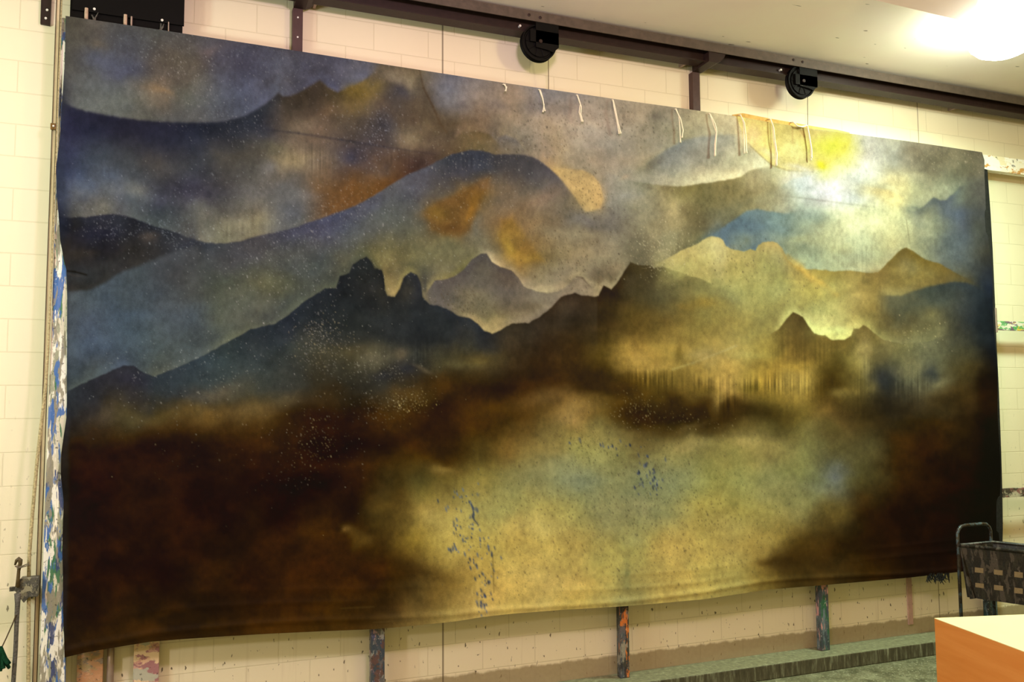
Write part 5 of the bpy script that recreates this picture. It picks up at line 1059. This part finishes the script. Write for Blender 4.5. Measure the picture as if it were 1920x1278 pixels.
# level folds near the hem are in the mesh. short pale lines along the bottom:
for (a0, b0, al) in (((640,1140),(700,1137),.35),((700,1166),(790,1160),.4),((930,1078),(960,1070),.3)):
    line([a0, b0], '6c5c38', 1.6, al * .5)
line([(1175,1046),(1176,1075),(1176,1100)], '60643c', 5, .35)
# dark border line down the left and right sides
patch([(104,40),(122,40),(121,200),(120,480),(128,520),(130,700),(130,900),(124,1200),(110,1200),(100,500)], '2a2c30', 5, .4)
# spatter: pale on the dark areas
WH = ['c8ccd0', 'b0b4b8', 'd8d8d8', '9aa0a8']; CR = ['c8b88c', 'a89a70', 'dccfa8', '8f8460']; BK = ['3a3424', '2c2a24', '4a4030']; BL = ['34466c', '2c3a5c', '4a5a7c', '20283c']
for (n_, cx_, cy_, sx_, sy_, rot_) in ((420,330,120,60,40,.3),(500,520,130,110,40,.1),(260,420,230,60,30,.2),(240,280,440,90,30,.2),(150,200,425,40,20,.2),(160,320,435,30,14,.3),(260,380,350,100,40,0),(380,700,420,120,50,-.4),
        (300,560,450,80,30,-.4),(320,760,480,80,60,0),(200,640,380,60,30,-.4),(260,690,250,60,40,0),(120,705,250,16,30,.3),(220,900,300,60,30,0),(160,890,350,60,40,0),(200,450,500,60,60,0),(160,560,520,60,40,0),
        (240,600,625,26,26,.4),(220,620,670,70,26,.2),(160,700,700,60,20,.1),(160,420,690,60,30,0),(120,270,720,70,40,0),(60,260,660,40,30,0),(90,650,800,40,50,0),(120,570,850,60,50,0),(60,350,850,100,60,0),(140,740,760,40,14,-.1)):
    dots(int(n_ * .9), cx_, cy_, sx_, sy_, WH, (0.45, 0.85), (0.12, 0.5), rot_)
for (n_, cx_, cy_, sx_, sy_, rot_) in ((320,1250,450,34,34,-.5),(160,1230,480,24,24,0),(120,760,755,26,12,0),(160,600,640,24,30,.3),(120,1190,770,26,22,.4),(90,1260,780,50,16,.1),(120,590,830,24,36,0),(160,1790,300,40,14,.1),(60,1720,620,30,20,0)):
    dots(n_, cx_, cy_, sx_, sy_, CR, (0.5, 0.95), (0.15, 0.6), rot_)
for (n_, cx_, cy_, sx_, sy_, rot_) in ((160,1060,490,50,26,.5),(90,1100,360,20,26,.2),(120,1090,420,50,40,.2),(200,1020,250,60,30,0),(160,1160,230,60,20,0),(160,870,570,30,14,.1),(1500,1150,960,140,90,0),(500,1330,1000,100,60,0),(160,1090,830,40,16,.3),
        (120,1240,880,30,30,0),(160,960,1000,60,70,0),(40,1500,545,60,20,.4),(60,1380,500,50,20,0),(90,890,1020,26,50,.2)):
    dots(n_, cx_, cy_, sx_, sy_, BK, (0.5, 1.0), (0.2, 0.55), rot_, 1.6)
for (n_, cx_, cy_, sx_, sy_, rot_) in ((26,875,990,34,16,.8),(40,900,1060,16,36,0),(26,905,1120,5,26,0),(20,885,960,4,26,.1),(14,865,930,12,10,0),(12,850,1025,8,10,0),(30,1215,880,14,20,0),(14,1145,840,20,10,0),(14,1230,905,5,14,0)):
    dots(n_, cx_, cy_, sx_, sy_, BL, (1.0, 2.0), (0.5, 0.9), rot_, 1.8)
line([(884,945),(888,960),(889,974),(897,984)], '2c3444', 1.3, .8)
line([(924,1040),(925,1075),(926,1110)], '4a4020', 1.2, .45)


# thin glazes that pull whole areas of the picture together
GLAZE = ((190,130,88,90,100),(670,210,102,84,62),(1090,270,178,158,130),(1320,290,172,165,138),(590,460,80,80,82),(360,580,80,84,84),(1040,440,138,122,90),(1330,410,130,118,78),
         (1390,520,176,168,92),(1230,670,164,134,56),(1510,700,160,135,55),(1230,980,152,142,82),(850,970,174,154,82),(450,740,84,76,56),(1430,900,148,142,78),(1750,660,104,104,72),
         (1050,1047,186,156,78),(1150,887,128,124,78),(210,607,66,80,92),(255,950,38,20,2),(605,1080,54,29,2),(1755,950,26,14,2),(850,800,51,30,4),(705,580,46,45,40),(435,160,83,82,94),
         (1305,610,143,124,64),(1390,455,110,127,125),(1405,425,122,138,128),(165,300,72,78,94),(555,120,77,73,78),(885,300,67,66,70),(1795,420,97,108,105),(1195,410,150,139,108),
         (1465,570,175,170,98),(1555,890,102,104,80),(515,570,90,88,76),(915,550,108,96,76),(255,480,52,49,47),(260,242,40,36,41),(310,337,68,70,80),(160,647,88,96,104),(1765,552,80,86,68),
         (970,637,60,50,34),(1575,330,252,253,222),(1600,360,248,250,205),(1100,1000,176,158,84),(1300,1050,190,162,82),(960,1090,198,166,84))
num = np.zeros((PH // 4 + 1, PW // 4 + 1, 3)); den = np.full(num.shape[:2], 0.30)
gy4, gx4 = np.mgrid[0:num.shape[0], 0:num.shape[1]] * 4
for ax_, ay_, r_, g_, b_ in GLAZE:
    hw, hh_ = (22, 15)
    m0 = P[ay_ - hh_:ay_ + hh_, ax_ - hw:ax_ + hw].reshape(-1, 3).mean(0)
    k_ = np.clip(np.log((np.array([r_, g_, b_]) / 255 + 0.03) / (m0 + 0.03)), -0.55, 0.55)
    w_ = np.exp(-((gx4 - ax_) ** 2 + (gy4 - ay_) ** 2) / (2 * 62. ** 2))
    num += w_[..., None] * k_; den += w_
fld = (num / den[..., None]).astype(np.float32)
P = (P + 0.03) * np.exp(np.repeat(np.repeat(fld, 4, 0), 4, 1)[:PH, :PW]) - 0.03
P = np.clip(P, 0.004, 1)

# broken brushwork and the grain of the cloth
lum = 1 + 0.13 * fbm(xx / 28, yy / 22, 3, 4) + 0.09 * fbm(xx / 5, yy / 8, 9, 2) + 0.10 * (rng.random((PH, PW), dtype=np.float32) - 0.5)
P *= lum[..., None]
L0 = P.mean(-1); dk = np.clip((0.30 - L0) / 0.2, 0, 1)
mot = fbm(xx / 55, yy / 38, 201, 5)
P *= (1 + dk * (0.26 * mot + 0.12 * fbm(xx / 12, yy / 12, 221, 3)))[..., None]
P[..., 0] += 0.05 * dk * np.clip(mot, 0, 1) * (P[..., 0] > P[..., 2] * 2.2)
P[..., 1] += 0.02 * dk * np.clip(mot, 0, 1) * (P[..., 0] > P[..., 2] * 2.2)
hue = 0.035 * fbm(xx / 60, yy / 50, 17, 4)
P[..., 0] *= 1 + hue; P[..., 2] *= 1 - hue
P = np.clip(P, 0.004, 1)
TARGET_P = P
lin = np.where(P <= 0.04045, P / 12.92, ((P + 0.055) / 1.055) ** 2.4)

# paint colour = what is seen, freed of the light that falls on the cloth
EG = np.array(LIGHT_E, np.float32).reshape(-1, 30, 3)      # light on the cloth, 20 x 30 lattice
SG = np.array(LIGHT_S, np.float32).reshape(-1, 30, 3)      # sheen of the bare cloth
gx = (xx - 120) / 60; gy = (yy - 60) / 60
Ev = sample_grid(EG, gx, gy); Sv = sample_grid(SG, gx, gy)
alb = np.clip((lin - Sv) / np.maximum(Ev, 1e-3), 0.0015, 0.92)
if CALIB is not None: alb[:] = CALIB


# outline of the cloth (picture positions on the plane of the cloth)
TOPL = [(123, 30), (300, 56), (480, 84), (720, 121), (960, 157), (1150, 185), (1300, 206), (1384, 218), (1440, 228), (1520, 241), (1560, 245), (1595, 250), (1700, 264), (1800, 279), (1842, 285)]
BOTL = [(121, 1232), (160, 1223), (200, 1216), (280, 1203), (340, 1198), (480, 1189), (600, 1183), (700, 1179), (750, 1175), (850, 1165), (905, 1156), (960, 1150), (1050, 1143), (1170, 1136),
        (1230, 1131), (1320, 1123), (1440, 1105), (1540, 1097), (1640, 1088), (1700, 1083), (1780, 1074), (1876, 1062)]
LEFTL = [(123, 30), (121, 120), (117, 190), (112, 260), (105, 310), (106, 360), (110, 400), (113, 450), (120, 490), (124, 505), (126, 560), (126, 640), (125, 700), (125, 780), (115, 850), (114, 890),
         (119, 940), (117, 1000), (118, 1080), (118, 1150), (120, 1200), (121, 1232)]
RIGHTL = [(1842, 285), (1846, 300), (1845, 330), (1848, 370), (1853, 430), (1858, 500), (1862, 570), (1865, 640), (1869, 720), (1873, 810), (1875, 880), (1877, 950), (1874, 1000), (1877, 1062)]


def world_line(L):
    q = [at(x, y, YC) for x, y in L]
    return np.array([p.x for p in q]), np.array([p.z for p in q])


NX, NZ = (1500, 940) if CALIB is None else (200, 120)
u = np.linspace(0, 1, NX); v = np.linspace(0, 1, NZ)
tX, tZ = world_line(TOPL); bX, bZ = world_line(BOTL)
lX, lZ = world_line(LEFTL); rX, rZ = world_line(RIGHTL)
top_u = (tX - tX[0]) / (tX[-1] - tX[0]); bot_u = (bX - bX[0]) / (bX[-1] - bX[0])
left_v = (lZ[0] - lZ) / (lZ[0] - lZ[-1]); right_v = (rZ[0] - rZ) / (rZ[0] - rZ[-1])
Xl = np.interp(v, left_v, lX); Xr = np.interp(v, right_v, rX)
Zt = np.interp(u, top_u, tZ); Zb = np.interp(u, bot_u, bZ)
U, V = np.meshgrid(u, v)
XX = Xl[:, None] * (1 - U) + Xr[:, None] * U
ZZ = Zt[None, :] * (1 - V) + Zb[None, :] * V
# slack of the cloth: scallops at the sides, long level folds above the hem, soft buckles below the ties
hh = (ZZ - Zb[None, :])
YY = np.zeros_like(XX)
YY += -0.006 * np.exp(-((hh - 0.05 - 0.02 * np.sin(XX * 1.7)) / 0.022) ** 2) - 0.003 * (0.5 + 0.5 * np.sin(XX * 2.3)) * np.exp(-((hh - 0.16 - 0.03 * np.sin(XX * 1.1 + 1)) / 0.02) ** 2)
YY += -0.002 * np.sin(XX * 1.3) ** 2 * np.exp(-((hh - 0.26 - 0.03 * np.sin(XX * 0.8 + 2)) / 0.02) ** 2)
YY += 0.008 * fbm(XX * 0.9, ZZ * 0.9, 51, 2)
edge_l = np.exp(-(XX - Xl[:, None]) / 0.12); edge_r = np.exp(-(Xr[:, None] - XX) / 0.12)
YY += 0.010 * edge_l * np.sin(ZZ * 9.0) + 0.008 * edge_r * np.sin(ZZ * 7.0)
YY += 0.0012 * fbm(XX * 7, ZZ * 7, 61, 3)
px_, py_ = to_px(XX, np.full_like(XX, YC), ZZ)
xi = np.clip(px_, 0, PW - 2); yi = np.clip(py_, 0, PH - 2)
x0_ = xi.astype(int); y0_ = yi.astype(int); fx = (xi - x0_)[..., None]; fy = (yi - y0_)[..., None]
col = (alb[y0_, x0_] * (1 - fx) + alb[y0_, x0_ + 1] * fx) * (1 - fy) + (alb[y0_ + 1, x0_] * (1 - fx) + alb[y0_ + 1, x0_ + 1] * fx) * fy
n = NX * NZ
verts = np.stack([XX, YC + YY, ZZ], -1).reshape(-1, 3).astype(np.float32)
i0 = (np.arange(NZ - 1)[:, None] * NX + np.arange(NX - 1)[None, :]).ravel()
faces = np.stack([i0, i0 + NX, i0 + NX + 1, i0 + 1], -1).astype(np.int32)
me = bpy.data.meshes.new('painted_cloth')
me.vertices.add(n); me.vertices.foreach_set('co', verts.ravel())
me.loops.add(faces.size); me.loops.foreach_set('vertex_index', faces.ravel())
me.polygons.add(len(faces))
me.polygons.foreach_set('loop_start', np.arange(0, faces.size, 4, dtype=np.int32))
me.polygons.foreach_set('use_smooth', np.ones(len(faces), bool))
me.update(calc_edges=True)
ca = me.color_attributes.new('paint', 'FLOAT_COLOR', 'POINT')
ca.data.foreach_set('color', np.concatenate([col.reshape(-1, 3), np.ones((n, 1))], -1).astype(np.float32).ravel())
me.materials.append(M['canvas'])
drop = thing('painted_backdrop', 'huge painted canvas of misty blue and brown mountains stretched across the wall', 'painting', (3.2, YC, H - 1.45))
o = bpy.data.objects.new('painted_cloth', me); C.objects.link(o); o.parent = drop
o.matrix_parent_inverse = Matrix.Translation(drop.location).inverted()
# webbing that shows where the cloth sags between the ties
a_ = [(1372, 215.5), (1392, 212.5), (1440, 222), (1490, 231), (1530, 238), (1570, 244), (1592, 249)]
b_ = [(1592, 255), (1560, 253), (1500, 247), (1440, 238), (1390, 228), (1372, 222)]
bm = bmesh.new(); prism(bm, [(at(x, y, -0.15).x, at(x, y, -0.15).z) for x, y in a_ + b_], 'y', -0.157, -0.151)
obj('webbing', bm, 'hem', drop)
# black edge strip down the right side
sl_ = [(1844, 316), (1851, 318), (1857, 400), (1861, 470), (1865, 560), (1868, 640), (1872, 720), (1877, 850), (1879, 920), (1880, 990), (1878, 1062), (1868, 1062), (1868, 950), (1860, 700), (1852, 500), (1846, 400)]
bm = bmesh.new(); prism(bm, [(at(x, y, -0.16).x, at(x, y, -0.16).z) for x, y in sl_], 'y', -0.1625, -0.159)
obj('selvedge', bm, 'blackcloth', drop)
# torn threads under the lower right
bm = bmesh.new()
for k in range(26):
    x = 1742 + 38 * random.random(); p = at(x, 1078, -0.165)
    L_ = random.uniform(0.02, 0.085)
    tube(bm, [p + Vector((0, 0, 0.02)), p + Vector((random.uniform(-.03, .03), 0.004, -L_ * 0.6)), p + Vector((random.uniform(-.05, .05), 0.0, -L_))], [0.008, 0.006, 0.002], 5)
obj('torn_fringe', bm, 'blackcloth', drop)

# white cords of the top hem, each a doubled tie
TIES = [([(948, 158), (949, 166), (947.5, 171)], [(946, 157), (950, 163), (948, 171)]),
        ([(1012, 168), (1017, 184), (1020, 196), (1018, 210)], [(1015, 168), (1018, 185), (1020, 200), (1022, 208)]),
        ([(1083, 178), (1088, 195), (1086, 210), (1091, 228)], [(1085, 178), (1090, 200), (1089, 214), (1093, 228)]),
        ([(1150, 187), (1152, 205), (1157, 228), (1161, 251)], [(1152, 187), (1154, 205), (1159, 230), (1164, 250)]),
        ([(1269, 204), (1273, 218), (1275, 244), (1276, 267)], [(1269, 204), (1276, 222), (1281, 244), (1279, 258)]),
        ([(1332, 213), (1337, 230), (1343, 248), (1340, 270), (1340, 293)], [(1334, 213), (1341, 232), (1344, 246), (1342, 270), (1341, 292)]),
        ([(1390, 215), (1394, 230), (1395, 255), (1396, 288)], [(1391, 215), (1396, 230), (1399, 258), (1400, 287)]),
        ([(1446, 223), (1449, 235), (1450, 260), (1454, 280), (1455, 311)], [(1448, 223), (1451, 240), (1453, 262), (1457, 288), (1456, 310)]),
        ([(1489, 229), (1494, 236), (1503, 237), (1513, 235), (1516, 250), (1520, 275), (1521, 300)], [(1490, 228), (1496, 236), (1505, 238), (1514, 235), (1518, 256), (1522, 280), (1522, 296)])]
TLAB = ['very short white cord end, leftmost along the canvas top', 'short white cord over the blue-grey cloud, second from the left', 'white doubled cord third from the left on the canvas top',
        'long white cord ending in a frayed tip, fourth from the left', 'white cord whose two strands hang apart, fifth from the left', 'long white cord left of the yellow patch over the blue hill, sixth from the left',
        'white doubled cord at the left corner of the yellow patch', 'longest white cord hanging across the left of the yellow patch', 'white cord looped along the hem then hanging down the yellow patch']
for (s1, s2), lab in zip(TIES, TLAB):
    bm = bmesh.new()
    for k, sss in enumerate((s1, s2)):
        yk = -0.196 - 0.008 * k
        pts = [at(x, y, yk) for x, y in sss]
        pts[0] = Vector((pts[0].x, -0.186, pts[0].z + 0.004))
        # refine
        fine = []
        for a0, b0 in zip(pts, pts[1:]):
            for q in range(3): fine.append(a0.lerp(b0, q / 3))
        fine.append(pts[-1])
        tube(bm, [Vector((pts[0].x, -0.15, pts[0].z + 0.006))] + fine, [0.0042] * (len(fine)) + [0.0075], 6)
    tag(obj('tie_cord', bm, 'cord', smooth=True), lab, 'cord', 'white tie cords along the canvas top')

# ------------------------------------------------------------------ cart and box at the lower right
RIM = H - 1.13
def at_depth(px, py, X=None, Y=None):
    return at(px, py, Y)
nl = on(1799, 1022, RIM); fl = on(1861, 1016, RIM); nr_ = on(1920, 1034.5, RIM); fr_ = on(1920, 1020, RIM)
dn = (nr_ - nl).normalized(); L_ = 0.95
nr = nl + dn * L_; frr = fl + dn * L_
hb = at(1822, 1118, nl.y).z           # underside of the tray
cart = thing('utility_cart', 'black utility cart crusted with paint drips, with a deep tray and bent tube handle', 'cart', ((nl.x + frr.x) / 2, (nl.y + frr.y) / 2, 0))
tap = 0.06
def quadwall(bm, a, b, zt, zb, th, inward, holes=False):
    """upright wall from a to b; optional two rows of oblong holes"""
    d = (b - a); L = d.length; d.normalize()
    n_ = Vector(inward).normalized()
    def bx8(s0, s1, z0, z1):
        P0 = [a + d * s0, a + d * s1]
        vs = []
        for z in (z0, z1):
            f = (zt - z) / (zt - zb) * tap
            for q, k in ((P0[0], 0), (P0[1], 0), (P0[1], th), (P0[0], th)):
                vs.append(bm.verts.new((q.x + n_.x * (k + f), q.y + n_.y * (k + f), z)))
        for fc in ((3, 2, 1, 0), (4, 5, 6, 7), (0, 1, 5, 4), (1, 2, 6, 5), (2, 3, 7, 6), (3, 0, 4, 7)):
            bm.faces.new([vs[i] for i in fc])
    if not holes:
        bx8(0, L, zb, zt); return
    hgt = zt - zb
    rows = [(zb + hgt * 0.21, zb + hgt * 0.30), (zb + hgt * 0.51, zb + hgt * 0.60)]
    pitch = holes; s = pitch * 0.45; cols = []
    while s + 0.10 < L: cols.append((s, s + pitch * 0.44)); s += pitch
    bx8(0, L, zb, rows[0][0]); bx8(0, L, rows[0][1], rows[1][0]); bx8(0, L, rows[1][1], zt)
    for z0_, z1_ in rows:
        e = 0
        for c0, c1 in cols: bx8(e, c0, z0_, z1_); e = c1
        bx8(e, L, z0_, z1_)
bm = bmesh.new()
pv = (fl - nl).normalized()
s1 = on(1835, 1024, RIM)
quadwall(bm, nl, nr, RIM, hb, 0.008, pv, 0)
obj('tray_front', bm, 'cart', cart)
bm = bmesh.new(); quadwall(bm, fl, frr, RIM, hb, 0.008, -pv, 0); obj('tray_back', bm, 'cart', cart)
bm = bmesh.new(); quadwall(bm, nl, fl, RIM, hb, 0.008, dn, 0); obj('tray_end', bm, 'cart', cart)
bm = bmesh.new(); quadwall(bm, nr, frr, RIM, hb, 0.008, -dn, 0); obj('tray_end', bm, 'cart', cart)
def rim_tube(pts, r, name, mat='cart'):
    bm = bmesh.new(); tube(bm, pts, r, 8); return obj(name, bm, mat, cart, smooth=True)
rim_tube([nl, nr, frr, fl, nl], 0.014, 'tray_rim')
bm = bmesh.new()
q = [nl + dn * tap + pv * tap, nr - dn * tap + pv * tap, frr - dn * tap - pv * tap, fl + dn * tap - pv * tap]
prism(bm, [(v.x, v.y) for v in q], 'z', hb, hb + 0.008); obj('tray_floor', bm, 'cart', cart)
# pale plates set into the front of the tray, two rows
pn = dn.cross(Vector((pv.x * tap, pv.y * tap, hb - RIM))).normalized()
def on_front(px, py, off=0.0):
    r = Vector(R @ np.array([px - 960., 639. - py, -F])); c_ = Vector((0, -D, H))
    t_ = (nl - c_).dot(pn) / r.dot(pn); p = c_ + r * t_
    return p
if pn.y > 0: pn = -pn
for x0, y0, x1, y1 in ((1828, 1063, 1844, 1073), (1864, 1067, 1880, 1077), (1902, 1071, 1918, 1082), (1829, 1092, 1845, 1101), (1864, 1096, 1881, 1106), (1902, 1101, 1918, 1112)):
    q4 = [on_front(x0, y0), on_front(x1, y0 + 2), on_front(x1, y1 + 1), on_front(x0, y1 - 1)]
    bm = bmesh.new()
    a4 = [bm.verts.new(v - pn * 0.002) for v in q4]; b4 = [bm.verts.new(v + pn * 0.004) for v in q4]
    bm.faces.new(a4); bm.faces.new(b4[::-1])
    for i in range(4): bm.faces.new((a4[i], b4[i], b4[(i + 1) % 4], a4[(i + 1) % 4]))
    obj('label_plate', bm, 'plate', cart)
# a rectangular lower shelf
bm = bmesh.new()
prism(bm, [(v.x, v.y) for v in (nl + dn * .03, nr - dn * .03, frr - dn * .03, fl + dn * .03)], 'z', 0.20, 0.23); obj('lower_shelf', bm, 'cart', cart)
# handle
ht = z_at(1830, 989, nl.y) + 0.0
A = Vector((nl.x, nl.y, 0)); Bq = Vector((fl.x, fl.y, 0)); o_ = -dn * 0.012
def hp(s, z): 
    p = A.lerp(Bq, s) + o_; return Vector((p.x, p.y, z))
ht = RIM + 0.155
rim_tube([hp(0, 0.21), hp(0, RIM), hp(0, ht - 0.06), hp(0.04, ht - 0.03), hp(0.12, ht - 0.006), hp(0.25, ht), hp(0.75, ht), hp(0.88, ht - 0.006), hp(0.96, ht - 0.03), hp(1, ht - 0.06), hp(1, RIM), hp(1, 0.21)], 0.0135, 'handle', 'carttube')
for s_, e_ in ((nr, 1), (frr, 1)):
    rim_tube([Vector((s_.x, s_.y, 0.2)) - dn * 0.0, Vector((s_.x, s_.y, RIM))], 0.0135, 'leg', 'carttube')
for q in (nl, nr, frr, fl):
    m_ = q + (nl + frr - q * 2) * 0.06
    bm = bmesh.new()
    lathe(bm, [(0.055, -0.015), (0.06, -0.008), (0.06, 0.008), (0.055, 0.015)], (m_.x, m_.y, 0.061), 'y', 20)
    w_ = obj('caster', bm, 'black', cart)
    bm = bmesh.new(); box(bm, m_.x - 0.015, m_.x + 0.015, m_.y - 0.022, m_.y + 0.022, 0.10, 0.21)
    obj('caster_fork', bm, 'lock', cart)

# box with a pale top
ZB = H - 1.28
c0 = on(1752, 1158, ZB); c1 = on(1920, 1220.5, ZB); c2 = on(1920, 1152.5, ZB)
d1 = (c1 - c0).normalized(); d2 = (c2 - c0).normalized()
d2 = (d2 - d1 * (d2.dot(d1)) * 0.5).normalized()
a_, b_ = 1.3, 1.5
q = [c0, c0 + d1 * a_, c0 + d1 * a_ + d2 * b_, c0 + d2 * b_]
bxx = thing('plywood_box', 'orange plywood box with a smooth cream top in the lower right corner', 'box', ((q[0].x + q[2].x) / 2, (q[0].y + q[2].y) / 2, 0))
cen = (q[0] + q[2]) / 2
for i in range(4):
    p0, p1 = q[i], q[(i + 1) % 4]
    inn = 0.018
    bm = bmesh.new()
    i0_, i1_ = p0 + (cen - p0).normalized() * inn * 1.4, p1 + (cen - p1).normalized() * inn * 1.4
    prism(bm, [(p0.x, p0.y), (p1.x, p1.y), (i1_.x, i1_.y), (i0_.x, i0_.y)], 'z', 0.0, ZB - 0.004)
    obj('side_panel', bm, 'wood', bxx)
bm = bmesh.new(); prism(bm, [(v.x, v.y) for v in q], 'z', ZB - 0.004, ZB); obj('top_panel', bm, 'boxtop', bxx)
print('CART', nl, fl, nr, 'BOX', q)
